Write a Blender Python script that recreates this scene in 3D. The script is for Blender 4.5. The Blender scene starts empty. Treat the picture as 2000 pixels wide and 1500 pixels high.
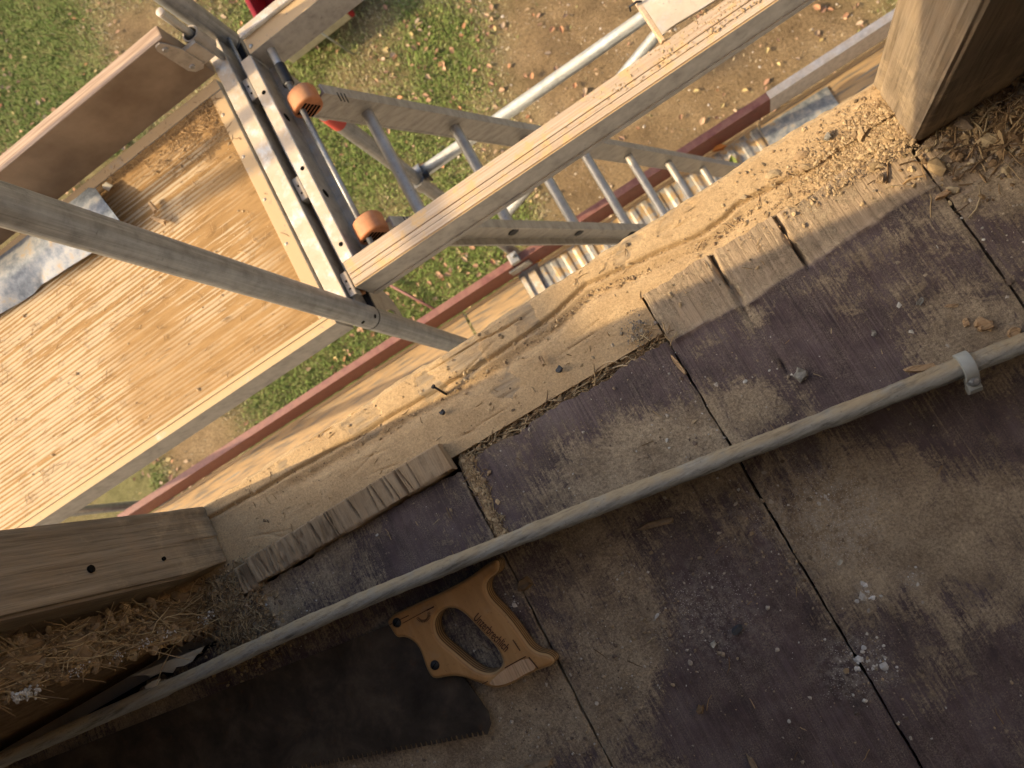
import bpy, bmesh, math, random
import numpy as np
from mathutils import Vector, Matrix

# ------------------------------------------------------------------ camera, sky, sun, exposure
SC = bpy.context.scene
COL = SC.collection
HC = 0.75                                    # camera height above the attic floor (z = 0)
RM = np.array([[0.83171321, -0.46360849, -0.30548371],
               [-0.50459701, -0.86070459, -0.06759784],
               [-0.2315923, 0.21036819, -0.94979484]])   # rows: camera right, down, forward
FPX = 1557.07
cam = bpy.data.cameras.new('camera')
cam.sensor_width = 36.0
cam.lens = FPX / 2000 * 36
cam.clip_start = 0.02
cam.clip_end = 600
cam.dof.use_dof = True
cam.dof.focus_distance = 0.80
cam.dof.aperture_fstop = 11.0
co = bpy.data.objects.new('camera', cam)
COL.objects.link(co)
mw = Matrix.Identity(4)
for i in range(3):
    mw[i][0], mw[i][1], mw[i][2] = RM[0][i], -RM[1][i], -RM[2][i]
mw[2][3] = HC
co.matrix_world = mw
SC.camera = co

SUN_EL = math.radians(35)
SUN = Vector((-0.9923 * math.cos(SUN_EL), 0.1240 * math.cos(SUN_EL), math.sin(SUN_EL)))   # towards the sun
w = bpy.data.worlds.new('World')
SC.world = w
w.use_nodes = True
sky = w.node_tree.nodes.new('ShaderNodeTexSky')
sky.sky_type = 'NISHITA'
sky.sun_disc = False
sky.sun_elevation = SUN_EL
sky.sun_rotation = math.atan2(SUN.x, SUN.y)
sky.dust_density = 5.0
w.node_tree.links.new(sky.outputs[0], w.node_tree.nodes['Background'].inputs[0])
w.node_tree.nodes['Background'].inputs[1].default_value = 0.15
sl = bpy.data.lights.new('sun', 'SUN')
sl.energy = 2.9
sl.angle = math.radians(0.53)
sl.color = (1.0, 0.77, 0.47)
so = bpy.data.objects.new('sun', sl)
COL.objects.link(so)
so.location = (-6, 3, 6)
so.rotation_euler = SUN.to_track_quat('Z', 'Y').to_euler()
SC.view_settings.view_transform = 'Standard'
SC.view_settings.look = 'None'
SC.view_settings.gamma = 1.0
SC.view_settings.exposure = 1.02
SC.cycles.max_bounces = 10
SC.cycles.diffuse_bounces = 6
SC.cycles.use_denoising = True

# ------------------------------------------------------------------ helpers
rng = np.random.default_rng(7)
random.seed(7)


def ray(px, py):
    d = np.array([(px - 1000) / FPX, (py - 750) / FPX, 1.0])
    return RM.T @ d


def at(px, py, D=HC):
    """point of the horizontal plane D metres below the camera seen at a photo pixel"""
    d = ray(px, py)
    s = -D / d[2]
    return Vector((d[0] * s, d[1] * s, HC - D))


def atX(px, py, X):
    d = ray(px, py)
    s = X / d[0]
    return Vector((X, d[1] * s, HC + d[2] * s))


def hash2(ix, iy, seed):
    h = (ix * 374761393 + iy * 668265263 + seed * 974634821) & 0xffffffff
    h = ((h ^ (h >> 13)) * 1274126177) & 0xffffffff
    return ((h ^ (h >> 16)) & 0xffffff) / float(0xffffff)


def vnoise(x, y, seed=0):
    x = np.asarray(x, float); y = np.asarray(y, float)
    ix = np.floor(x).astype(np.int64); iy = np.floor(y).astype(np.int64)
    fx = x - ix; fy = y - iy
    fx = fx * fx * (3 - 2 * fx); fy = fy * fy * (3 - 2 * fy)
    a = hash2(ix, iy, seed); b = hash2(ix + 1, iy, seed)
    c = hash2(ix, iy + 1, seed); d = hash2(ix + 1, iy + 1, seed)
    return (a * (1 - fx) + b * fx) * (1 - fy) + (c * (1 - fx) + d * fx) * fy


def fbm(x, y, oct=4, seed=0):
    s = 0; a = 0.5; t = 0
    for k in range(oct):
        s = s + a * vnoise(np.asarray(x) * 2 ** k + 17.3 * k, np.asarray(y) * 2 ** k - 9.1 * k, seed + k)
        t += a; a *= 0.5
    return s / t


def sstep(a, b, x):
    t = np.clip((x - a) / (b - a), 0, 1)
    return t * t * (3 - 2 * t)


class MB:
    """collects shapes for one mesh object"""
    def __init__(s):
        s.v = []; s.f = []; s.a = {}

    def add(s, vs, fs):
        o = len(s.v)
        s.v += [tuple(v) for v in vs]
        s.f += [tuple(i + o for i in f) for f in fs]
        return s

    def box(s, x0, x1, y0, y1, z0, z1):
        v = [(x, y, z) for z in (z0, z1) for y in (y0, y1) for x in (x0, x1)]
        return s.add(v, [(0, 2, 3, 1), (4, 5, 7, 6), (0, 1, 5, 4), (1, 3, 7, 5), (3, 2, 6, 7), (2, 0, 4, 6)])

    def obox(s, c, ux, uy, uz, hx, hy, hz):
        c = Vector(c); ux, uy, uz = Vector(ux).normalized(), Vector(uy).normalized(), Vector(uz).normalized()
        v = [c + ux * (a * hx) + uy * (b * hy) + uz * (d * hz) for d in (-1, 1) for b in (-1, 1) for a in (-1, 1)]
        return s.add(v, [(0, 2, 3, 1), (4, 5, 7, 6), (0, 1, 5, 4), (1, 3, 7, 5), (3, 2, 6, 7), (2, 0, 4, 6)])

    def tube(s, pts, rad, n=14, caps=True):
        pts = [Vector(p) for p in pts]
        if not hasattr(rad, '__len__'):
            rad = [rad] * len(pts)
        vs = []; fs = []
        prev = None
        for i, p in enumerate(pts):
            d = (pts[min(i + 1, len(pts) - 1)] - pts[max(i - 1, 0)]).normalized()
            if prev is None:
                h = Vector((0, 0, 1)) if abs(d.z) < 0.9 else Vector((1, 0, 0))
                u = d.cross(h).normalized()
            else:
                u = (prev - d * prev.dot(d)).normalized()
            prev = u
            q = d.cross(u)
            for k in range(n):
                a = 2 * math.pi * k / n
                vs.append(p + (u * math.cos(a) + q * math.sin(a)) * rad[i])
        for i in range(len(pts) - 1):
            for k in range(n):
                fs.append((i * n + k, i * n + (k + 1) % n, (i + 1) * n + (k + 1) % n, (i + 1) * n + k))
        if caps:
            fs.append(tuple(range(n - 1, -1, -1)))
            fs.append(tuple((len(pts) - 1) * n + k for k in range(n)))
        return s.add(vs, fs)

    def prism(s, poly, f0, f1):
        n = len(poly)
        vs = [f0(p) for p in poly] + [f1(p) for p in poly]
        fs = [tuple(range(n - 1, -1, -1)), tuple(range(n, 2 * n))]
        fs += [(i, (i + 1) % n, n + (i + 1) % n, n + i) for i in range(n)]
        return s.add(vs, fs)

    def grid(s, P):
        """P: array (nu, nv, 3)"""
        nu, nv = P.shape[:2]
        o = len(s.v)
        s.v += [tuple(p) for p in P.reshape(-1, 3)]
        for i in range(nu - 1):
            for j in range(nv - 1):
                a = o + i * nv + j
                s.f.append((a, a + nv, a + nv + 1, a + 1))
        return s

    def build(s, name, mat, parent=None, loc=(0, 0, 0), smooth=False, bevel=0, seg=2, attrs=None):
        loc = Vector(loc)
        me = bpy.data.meshes.new(name)
        base = loc + (Vector(parent['_base']) if parent is not None and '_base' in parent else Vector((0, 0, 0)))
        if parent is not None and '_base' in parent:
            base = Vector(parent['_base'])
        me.from_pydata([(Vector(v) - base)[:] for v in s.v], [], s.f)
        if attrs:
            for k, val in attrs.items():
                at_ = me.attributes.new(k, 'FLOAT', 'POINT')
                at_.data.foreach_set('value', np.asarray(val, dtype=np.float32))
        if bevel:
            bm = bmesh.new(); bm.from_mesh(me)
            es = [e for e in bm.edges if len(e.link_faces) == 2 and e.calc_face_angle(0) > 0.6]
            bmesh.ops.bevel(bm, geom=es, offset=bevel, segments=seg, affect='EDGES', profile=0.6, clamp_overlap=True)
            bm.to_mesh(me); bm.free()
        me.validate()
        if smooth is True:
            me.polygons.foreach_set('use_smooth', [True] * len(me.polygons))
        elif smooth:
            me.polygons.foreach_set('use_smooth', [True] * len(me.polygons))
            me.set_sharp_from_angle(angle=smooth)
        me.update()
        if mat:
            me.materials.append(mat)
        o = bpy.data.objects.new(name, me)
        COL.objects.link(o)
        if parent is not None:
            o.parent = parent
            if '_base' in parent:
                o['_base'] = parent['_base']
        else:
            o.location = loc
            o['_base'] = loc[:]
        return o


def empty(name, loc, label=None, cat=None, group=None, kind=None):
    o = bpy.data.objects.new(name, None)
    COL.objects.link(o)
    o.empty_display_size = 0.05
    o.location = loc
    o['_base'] = tuple(loc)
    return tag(o, label, cat, group, kind)


def tag(o, label=None, cat=None, group=None, kind=None):
    for k, v in (('label', label), ('category', cat), ('group', group), ('kind', kind)):
        if v:
            o[k] = v
    return o


# ------------------------------------------------------------------ material helpers
class NT:
    def __init__(s, name):
        s.m = bpy.data.materials.new(name)
        s.m.use_nodes = True
        s.t = s.m.node_tree
        s.b = s.t.nodes['Principled BSDF']
        s.co = s.t.nodes.new('ShaderNodeTexCoord').outputs['Object']

    def n(s, typ, **kw):
        nd = s.t.nodes.new(typ)
        for k, v in kw.items():
            setattr(nd, k, v)
        return nd

    def put(s, sock, v):
        if isinstance(v, bpy.types.NodeSocket):
            s.t.links.new(v, sock)
        elif isinstance(v, (tuple, list)) and len(v) == 3 and sock.type == 'RGBA':
            sock.default_value = (*v, 1)
        else:
            sock.default_value = v

    def map(s, scale=(1, 1, 1), rot=(0, 0, 0), loc=(0, 0, 0), co=None):
        nd = s.n('ShaderNodeMapping')
        s.put(nd.inputs[0], co or s.co)
        nd.inputs['Location'].default_value = loc
        nd.inputs['Scale'].default_value = scale
        nd.inputs['Rotation'].default_value = rot
        return nd.outputs[0]

    def noise(s, scale, detail=4, rough=0.55, co=None, dist=0.0):
        nd = s.n('ShaderNodeTexNoise')
        s.put(nd.inputs['Vector'], co or s.co)
        nd.inputs['Scale'].default_value = scale
        nd.inputs['Detail'].default_value = detail
        nd.inputs['Roughness'].default_value = rough
        nd.inputs['Distortion'].default_value = dist
        return nd.outputs[0]

    def voro(s, scale, co=None, feature='F1', out=0, rnd=1.0):
        nd = s.n('ShaderNodeTexVoronoi', feature=feature)
        s.put(nd.inputs['Vector'], co or s.co)
        nd.inputs['Scale'].default_value = scale
        nd.inputs['Randomness'].default_value = rnd
        return nd.outputs[out]

    def ramp(s, fac, stops, interp='LINEAR'):
        nd = s.n('ShaderNodeValToRGB')
        nd.color_ramp.interpolation = interp
        el = nd.color_ramp.elements
        while len(el) > 1:
            el.remove(el[-1])
        for i, (p, c) in enumerate(stops):
            e = el[0] if i == 0 else el.new(p)
            e.position = p
            c = (c, c, c) if not hasattr(c, '__len__') else c
            e.color = (*c, 1)
        s.put(nd.inputs[0], fac)
        return nd.outputs[0]

    def mix(s, fac, a, b, blend='MIX'):
        nd = s.n('ShaderNodeMix', data_type='RGBA', blend_type=blend)
        s.put(nd.inputs[0], fac)
        s.put(nd.inputs[6], a)
        s.put(nd.inputs[7], b)
        return nd.outputs[2]

    def math(s, op, a, b=0.5, c=0.0, clamp=False):
        nd = s.n('ShaderNodeMath', operation=op, use_clamp=clamp)
        s.put(nd.inputs[0], a); s.put(nd.inputs[1], b); s.put(nd.inputs[2], c)
        return nd.outputs[0]

    def attr(s, name, out='Fac'):
        nd = s.n('ShaderNodeAttribute', attribute_name=name)
        return nd.outputs[out]

    def rand(s):
        return s.n('ShaderNodeObjectInfo').outputs['Random']

    def nz(s):
        g = s.n('ShaderNodeNewGeometry').outputs['Normal']
        sp = s.n('ShaderNodeSeparateXYZ'); s.put(sp.inputs[0], g)
        return sp.outputs[2]

    def xyz(s, i, co=None):
        sp = s.n('ShaderNodeSeparateXYZ'); s.put(sp.inputs[0], co or s.co)
        return sp.outputs[i]

    def bump(s, h, strength=0.5, dist=0.002, normal=None):
        nd = s.n('ShaderNodeBump')
        nd.inputs['Strength'].default_value = strength
        nd.inputs['Distance'].default_value = dist
        s.put(nd.inputs['Height'], h)
        if normal is not None:
            s.put(nd.inputs['Normal'], normal)
        return nd.outputs[0]

    def out(s, col=None, rough=None, normal=None, metal=None, spec=None):
        if col is not None: s.put(s.b.inputs['Base Color'], col)
        if rough is not None: s.put(s.b.inputs['Roughness'], rough)
        if normal is not None: s.put(s.b.inputs['Normal'], normal)
        if metal is not None: s.put(s.b.inputs['Metallic'], metal)
        if spec is not None: s.b.inputs['Specular IOR Level'].default_value = spec
        return s.m


DUST_A = (0.50, 0.350, 0.190)
DUST_B = (0.40, 0.268, 0.138)
DUST_G = (0.36, 0.30, 0.22)


def dust_col(k, sc=60):
    a = k.noise(sc, 5, 0.65)
    c = k.ramp(a, [(0.2, DUST_B), (0.6, DUST_A)])
    f = k.noise(430, 5, 0.9)
    return k.mix(0.75, c, k.ramp(f, [(0.30, 0.45), (0.5, 1.0), (0.68, 1.4)]), 'MULTIPLY')


def m_sill():
    k = NT('sill_oak')
    d = k.attr('dust')
    g = k.noise(1, 6, 0.6, k.map((9, 260, 60)))
    g2 = k.noise(1, 3, 0.6, k.map((25, 900, 200)))
    wood = k.ramp(g, [(0.3, (0.22, 0.165, 0.105)), (0.5, (0.33, 0.25, 0.16)), (0.7, (0.40, 0.31, 0.20))])
    dust = dust_col(k, 35)
    dark = k.math('GREATER_THAN', k.voro(170), 0.9)
    n = k.noise(120, 5, 0.7)
    fac = k.math('ADD', d, k.math('MULTIPLY', k.math('SUBTRACT', n, 0.5), 0.7))
    fac = k.ramp(fac, [(0.22, 0.0), (0.58, 1.0)])
    col = k.mix(fac, wood, dust)
    holes = k.ramp(k.voro(60), [(0.0, 0.12), (0.055, 0.2), (0.085, 1.0)])
    hm = k.ramp(k.noise(9, 2), [(0.5, 1.0), (0.6, 0.0)])
    col = k.mix(1.0, col, k.mix(hm, holes, (1, 1, 1)), 'MULTIPLY')
    sp = k.ramp(k.noise(420, 2, 0.8), [(0.28, 0.35), (0.37, 1.0)])
    col = k.mix(0.5, col, sp, 'MULTIPLY')
    h = k.math('ADD', k.math('MULTIPLY', g2, k.math('SUBTRACT', 1.1, fac)), k.math('MULTIPLY', k.noise(700, 4, 0.8), 0.5))
    return k.out(col, 0.92, k.bump(h, 0.55, 0.0016), spec=0.15)


def m_floor():
    k = NT('painted_floorboard')
    d = k.attr('dust'); bare = k.attr('bare'); chalk = k.attr('chalk')
    g = k.noise(1, 5, 0.6, k.map((240, 7, 50)))
    paint = k.ramp(k.noise(14, 5, 0.65), [(0.3, (0.046, 0.030, 0.029)), (0.5, (0.090, 0.059, 0.057)), (0.7, (0.135, 0.097, 0.093))])
    paint = k.mix(0.5, paint, k.ramp(g, [(0.35, 0.45), (0.6, 1.15)]), 'MULTIPLY')
    scr = k.noise(1, 4, 0.75, k.map((420, 16, 60), rot=(0, 0, 0.12)))
    scm = k.ramp(k.noise(10, 4, 0.6), [(0.42, 0.0), (0.62, 0.8)])
    paint = k.mix(k.math('MULTIPLY', k.ramp(scr, [(0.60, 0.0), (0.68, 1.0)]), scm), paint, (0.26, 0.20, 0.15))
    for rz, sx, sy, th in ((0.9, 330, 9, 0.66), (-0.6, 380, 7, 0.67), (1.7, 300, 11, 0.67)):
        s2 = k.noise(1, 3, 0.7, k.map((sx, sy, 60), rot=(0, 0, rz)))
        paint = k.mix(k.math('MULTIPLY', k.ramp(s2, [(th, 0.0), (th + 0.05, 0.7)]), scm), paint, (0.25, 0.20, 0.15))
    veil = k.math('MULTIPLY', k.ramp(k.noise(800, 3, 0.8), [(0.42, 0.0), (0.62, 1.0)]), k.ramp(k.noise(38, 5, 0.7), [(0.38, 0.05), (0.65, 0.65)]))
    paint = k.mix(veil, paint, (0.30, 0.235, 0.165))
    wood = k.ramp(g, [(0.3, (0.20, 0.14, 0.085)), (0.55, (0.40, 0.29, 0.18)), (0.75, (0.46, 0.35, 0.225))])
    base = k.mix(bare, paint, wood)
    dust = k.ramp(k.noise(26, 5, 0.65), [(0.3, (0.22, 0.16, 0.10)), (0.5, (0.34, 0.26, 0.165)), (0.7, (0.44, 0.34, 0.215))])
    gr = k.ramp(k.noise(420, 5, 0.9), [(0.32, 0.25), (0.5, 1.0), (0.66, 1.8)])
    dust = k.mix(0.75, dust, gr, 'MULTIPLY')
    n = k.math('ADD', k.math('MULTIPLY', k.noise(42, 9, 0.86, dist=0.9), 0.66), k.math('MULTIPLY', k.noise(380, 5, 0.85), 0.34))
    n = k.math('ADD', n, k.math('MULTIPLY', k.math('SUBTRACT', scr, 0.5), 0.35))
    f = k.math('ADD', d, k.math('MULTIPLY', k.math('SUBTRACT', n, 0.5), 3.3))
    fac = k.ramp(f, [(0.30, 0.0), (0.42, 0.45), (0.60, 0.85), (1.0, 1.0)])
    col = k.mix(fac, base, dust)
    # pale plaster specks
    sv = k.voro(520)
    sm = k.math('MULTIPLY', k.ramp(sv, [(0.16, 1.0), (0.26, 0.0)]), k.ramp(k.math('ADD', k.noise(30, 4, 0.7), k.math('MULTIPLY', chalk, 0.45)), [(0.62, 0.0), (0.85, 0.8)]))
    col = k.mix(sm, col, (0.62, 0.58, 0.50))
    cf = k.math('MULTIPLY', chalk, k.ramp(k.noise(140, 5, 0.8), [(0.45, 0.0), (0.70, 0.7)]))
    col = k.mix(cf, col, (0.50, 0.44, 0.35))
    h = k.math('ADD', k.math('MULTIPLY', k.noise(600, 5, 0.8), k.math('ADD', 0.15, fac)), k.math('MULTIPLY', k.noise(150, 5, 0.7), fac))
    h = k.math('ADD', h, k.math('MULTIPLY', k.noise(1, 4, 0.6, k.map((420, 12, 60))), k.math('SUBTRACT', 1.0, fac)))
    rough = k.math('ADD', 0.55, k.math('MULTIPLY', fac, 0.4))
    return k.out(col, rough, k.bump(h, 0.6, 0.002), spec=0.25)


def m_timber(name, axis='z', cols=((0.07, 0.05, 0.032), (0.175, 0.13, 0.085), (0.26, 0.195, 0.125)), tint=None, line=0.6):
    k = NT(name)
    sc = {'z': (150, 150, 6), 'x': (6, 150, 150), 'y': (150, 6, 150)}[axis]
    sc2 = {'z': (520, 520, 14), 'x': (14, 520, 520), 'y': (520, 14, 520)}[axis]
    g = k.noise(1, 6, 0.65, k.map(sc), 0.4)
    g2 = k.noise(1, 4, 0.65, k.map(sc2))
    b = k.noise(11, 4, 0.6)
    c = k.ramp(g, [(0.3, cols[0]), (0.5, cols[1]), (0.72, cols[2])])
    c = k.mix(0.65, c, k.ramp(b, [(0.25, (0.5, 0.45, 0.4)), (0.5, (1, 1, 1)), (0.75, (1.25, 1.1, 0.95))]), 'MULTIPLY')
    c = k.mix(line, c, k.ramp(g2, [(0.36, 0.25), (0.48, 1.0)]), 'MULTIPLY')
    d = k.math('ADD', k.noise(30, 6, 0.75), k.math('MULTIPLY', k.xyz(2), -0.6))
    c = k.mix(k.ramp(d, [(0.46, 0.0), (0.68, 0.75)]), c, DUST_A if tint is None else tint)
    return k.out(c, 0.88, k.bump(k.math('ADD', g2, g), 0.5, 0.0025), spec=0.2)


def m_metal(name, base, rough=0.5, dust=0.5, metal=0.75, spot=True, dcol=DUST_A, thr=0.0, streak=None):
    """grey scaffold metal with dust lying on the faces that look up"""
    k = NT(name)
    n = k.noise(40, 5, 0.65)
    c = k.mix(0.6, base, k.ramp(n, [(0.3, 0.55), (0.5, 1.0), (0.7, 1.3)]), 'MULTIPLY')
    st = k.noise(150, 4, 0.7)
    if streak:
        sk = k.noise(1, 6, 0.7, k.map(streak), 0.5)
        c = k.mix(0.55, c, k.ramp(sk, [(0.32, 0.45), (0.5, 1.0), (0.66, 1.45)]), 'MULTIPLY')
        c = k.mix(k.ramp(k.noise(16, 6, 0.75), [(0.54, 0.0), (0.68, 0.4)]), c, (0.28, 0.27, 0.25))
    up = k.ramp(k.nz(), [(0.55, 0.0), (0.9, 1.0)])
    df = k.math('MULTIPLY', up, k.ramp(k.noise(22, 6, 0.7), [(0.5 - 0.35 * dust + thr, 0.0), (0.68 - 0.35 * dust + thr, 1.0)]))
    df = k.math('MULTIPLY', df, min(1.0, dust * 1.4))
    c = k.mix(df, c, dcol)
    sm = k.ramp(k.noise(70, 4, 0.7), [(0.62, 0.0), (0.72, 0.7)])
    c = k.mix(sm, c, tuple(min(1, x * 0.45) for x in base))
    mt = k.math('MULTIPLY', k.math('SUBTRACT', 1.0, df), metal)
    ro = k.math('ADD', rough, k.math('MULTIPLY', k.math('SUBTRACT', st, 0.5), 0.3))
    ro = k.math('ADD', ro, k.math('MULTIPLY', df, 0.35))
    return k.out(c, ro, k.bump(k.noise(500, 3, 0.7), 0.25, 0.0008), mt)


def m_flat(name, col, rough=0.7, var=0.35, sc=60, metal=0.0, bump=0.3, spec=0.3):
    k = NT(name)
    n = k.noise(sc, 5, 0.65)
    c = k.mix(var, col, k.ramp(n, [(0.3, 0.4), (0.5, 1.0), (0.7, 1.5)]), 'MULTIPLY')
    return k.out(c, rough, k.bump(k.noise(sc * 6, 3, 0.7), bump, 0.001), metal, spec)


def m_col(name, rough=0.9, bump=0.4, sc=400):
    """colour comes from the piece itself (one colour per crumb, leaf or blade)"""
    k = NT(name)
    c = k.attr('col', 'Color')
    c = k.mix(0.35, c, k.ramp(k.noise(sc, 3, 0.7), [(0.3, 0.5), (0.6, 1.2)]), 'MULTIPLY')
    return k.out(c, rough, k.bump(k.noise(sc * 2, 3, 0.7), bump, 0.0008), spec=0.2)


MAT = {}
MAT['sill'] = m_sill()
MAT['floor'] = m_floor()
MAT['post'] = m_timber('weathered_post_oak', 'z', ((0.17, 0.132, 0.09), (0.245, 0.19, 0.13), (0.30, 0.235, 0.16)), (0.42, 0.32, 0.20), 0.4)
MAT['offcut'] = m_timber('raw_board_offcut', 'y', ((0.21, 0.14, 0.078), (0.31, 0.22, 0.13), (0.37, 0.27, 0.165)), (0.40, 0.295, 0.18), 0.3)
MAT['galv'] = m_metal('galvanised_tube', (0.42, 0.43, 0.42), 0.42, 0.25)
MAT['galv_dull'] = m_metal('dull_scaffold_tube', (0.27, 0.28, 0.285), 0.42, 0.2, 0.6, streak=(170, 170, 3))
MAT['galv_rail'] = m_metal('bright_guard_tube', (0.30, 0.315, 0.32), 0.55, 0.2, 0.35, streak=(5, 80, 80))
MAT['alu'] = m_metal('weathered_aluminium', (0.36, 0.34, 0.31), 0.5, 0.35, 0.6)
MAT['alu_dusty'] = m_metal('dusty_aluminium_profile', (0.40, 0.38, 0.35), 0.5, 0.8, 0.5)
MAT['zinc'] = m_metal('zinc_flange', (0.62, 0.62, 0.60), 0.5, 0.5, 0.3)
MAT['dark'] = m_flat('dark_steel', (0.03, 0.03, 0.032), 0.5, metal=0.5)
MAT['black'] = m_flat('black_hole', (0.008, 0.007, 0.006), 0.95, 0.1, spec=0.05)
MAT['orange'] = m_metal('orange_plastic', (0.45, 0.165, 0.06), 0.6, 0.3, 0.0, dcol=(0.46, 0.29, 0.15))
MAT['red'] = m_metal('red_toe_board_paint', (0.165, 0.055, 0.043), 0.55, 0.3, 0.0, dcol=(0.30, 0.16, 0.115))
MAT['redspot'] = m_flat('red_plastic', (0.45, 0.06, 0.05), 0.5, 0.2)
MAT['white'] = m_metal('white_toe_board_paint', (0.55, 0.50, 0.45), 0.6, 0.25, 0.0)
MAT['plastic'] = m_flat('grey_clip_plastic', (0.33, 0.335, 0.30), 0.6, 0.2, 80)
MAT['col'] = m_col('crumb_mix')
MAT['leaf'] = m_col('fallen_leaf', 0.7, 0.3, 200)
MAT['room'] = m_flat('old_lime_plaster', (0.70, 0.63, 0.53), 0.95, 0.3, 8)
MAT['absorber'] = m_flat('light_absorbing_brown', (0.07, 0.05, 0.035), 0.95, 0.4, 8)  # dark tone chosen to keep the left side of the room unlit
MAT['clay'] = m_flat('straw_clay', (0.22, 0.145, 0.08), 0.97, 0.6, 55, bump=0.8, spec=0.1)
MAT['paper'] = m_flat('torn_wallpaper', (0.52, 0.47, 0.36), 0.9, 0.3, 40)
MAT['chip'] = m_timber('fresh_wood_chip', 'x', ((0.28, 0.17, 0.085), (0.46, 0.30, 0.16), (0.58, 0.42, 0.24)), (0.5, 0.36, 0.2))
MAT['stone'] = m_flat('mortar_lump', (0.25, 0.23, 0.19), 0.95, 0.5, 200, bump=0.8)
MAT['darkstone'] = m_flat('dark_slag', (0.07, 0.072, 0.075), 0.8, 0.5, 200, bump=0.8)

k = NT('brown_film_plywood')
c = k.ramp(k.noise(9, 5, 0.6), [(0.3, (0.15, 0.105, 0.07)), (0.5, (0.21, 0.155, 0.108)), (0.7, (0.27, 0.205, 0.145))])
up = k.ramp(k.nz(), [(0.5, 0.0), (0.8, 1.0)])
c = k.mix(up, c, k.ramp(k.noise(1, 5, 0.6, k.map((8, 300, 50))), [(0.3, (0.24, 0.15, 0.09)), (0.6, (0.46, 0.33, 0.23))]))
sc_ = k.ramp(k.noise(1, 3, 0.7, k.map((10, 60, 200), rot=(0, 0.4, 0))), [(0.68, 0.0), (0.72, 0.5)])
c = k.mix(sc_, c, (0.36, 0.26, 0.18))
MAT['toe'] = k.out(c, 0.6, k.bump(k.noise(200, 4, 0.7), 0.3, 0.001), spec=0.3)

k = NT('dusty_ribbed_deck')
str_ = k.noise(1, 6, 0.7, k.map((2.6, 75, 30)))
blot = k.noise(6, 5, 0.65)
dust = k.ramp(k.noise(1, 4, 0.6, k.map((12, 60, 20))), [(0.3, (0.26, 0.15, 0.055)), (0.6, (0.34, 0.205, 0.082))])
rib = k.attr('rib')
pale = k.math('ADD', k.math('MULTIPLY', rib, 0.26), k.math('ADD', k.math('MULTIPLY', str_, 1.25), k.math('MULTIPLY', blot, 0.55)))
pf = k.ramp(pale, [(0.97, 0.0), (1.13, 0.9)])
pf = k.math('MULTIPLY', pf, k.ramp(rib, [(0.05, 0.30), (0.40, 1.0)]))
pf = k.math('MULTIPLY', pf, k.attr('worn'))
c = k.mix(pf, dust, (0.52, 0.41, 0.265))
sp = k.ramp(k.noise(420, 2, 0.8), [(0.27, 0.4), (0.36, 1.0)])
c = k.mix(0.6, c, sp, 'MULTIPLY')
MAT['deck'] = k.out(c, 0.85, k.bump(k.noise(500, 4, 0.8), 0.4, 0.001), spec=0.25)

k = NT('stained_sheet_metal')
c = k.ramp(k.noise(22, 6, 0.7), [(0.3, (0.07, 0.085, 0.10)), (0.46, (0.20, 0.22, 0.24)), (0.58, (0.36, 0.355, 0.33)), (0.70, (0.45, 0.31, 0.16))])
MAT['sheet'] = k.out(c, 0.5, k.bump(k.noise(60, 3, 0.6), 0.2, 0.002), 0.25)

k = NT('flaking_grey_conduit_paint')
n = k.noise(1, 6, 0.7, k.map((14, 130, 130)))
c = k.ramp(n, [(0.34, (0.13, 0.115, 0.09)), (0.46, (0.31, 0.295, 0.25)), (0.68, (0.42, 0.40, 0.34))])
gx = k.n('ShaderNodeNewGeometry').outputs['Normal']
up = k.math('ADD', k.xyz(1, gx), k.math('MULTIPLY', k.xyz(2, gx), 0.55))
df = k.math('MULTIPLY', k.ramp(up, [(0.25, 0.0), (0.85, 1.0)]), k.ramp(k.noise(28, 6, 0.7), [(0.30, 0.1), (0.52, 0.95)]))
c = k.mix(df, c, (0.44, 0.345, 0.215))
pit = k.ramp(k.voro(150), [(0.05, 0.25), (0.12, 1.0)])
c = k.mix(0.5, c, pit, 'MULTIPLY')
c = k.mix(0.55, c, k.ramp(k.noise(1, 5, 0.75, k.map((40, 260, 260))), [(0.34, 0.35), (0.46, 1.0), (0.68, 1.25)]), 'MULTIPLY')
MAT['pipe'] = k.out(c, 0.75, k.bump(k.math('ADD', n, k.noise(260, 5, 0.8)), 0.9, 0.003), spec=0.25)

k = NT('ladder_aluminium')
c = k.ramp(k.noise(1, 5, 0.65, k.map((18, 18, 60))), [(0.3, (0.29, 0.265, 0.23)), (0.55, (0.42, 0.39, 0.34)), (0.75, (0.50, 0.465, 0.41))])
sp = k.ramp(k.noise(130, 3, 0.7), [(0.3, 0.45), (0.4, 1.0)])
c = k.mix(0.6, c, sp, 'MULTIPLY')
MAT['ladder'] = k.out(c, 0.52, k.bump(k.noise(300, 3), 0.2, 0.0008), 0.45)

k = NT('saw_blade_steel')
c = k.ramp(k.noise(22, 6, 0.7, dist=0.3), [(0.3, (0.035, 0.027, 0.02)), (0.5, (0.075, 0.058, 0.042)), (0.72, (0.15, 0.115, 0.078))])
rs = k.ramp(k.noise(50, 6, 0.75), [(0.6, 0.0), (0.72, 0.8)])
c = k.mix(rs, c, (0.12, 0.062, 0.03))
MAT['blade'] = k.out(c, 0.38, k.bump(k.noise(1, 4, 0.7, k.map((30, 500, 60), rot=(0, 0, -0.23))), 0.2, 0.0006), 0.3)

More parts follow.
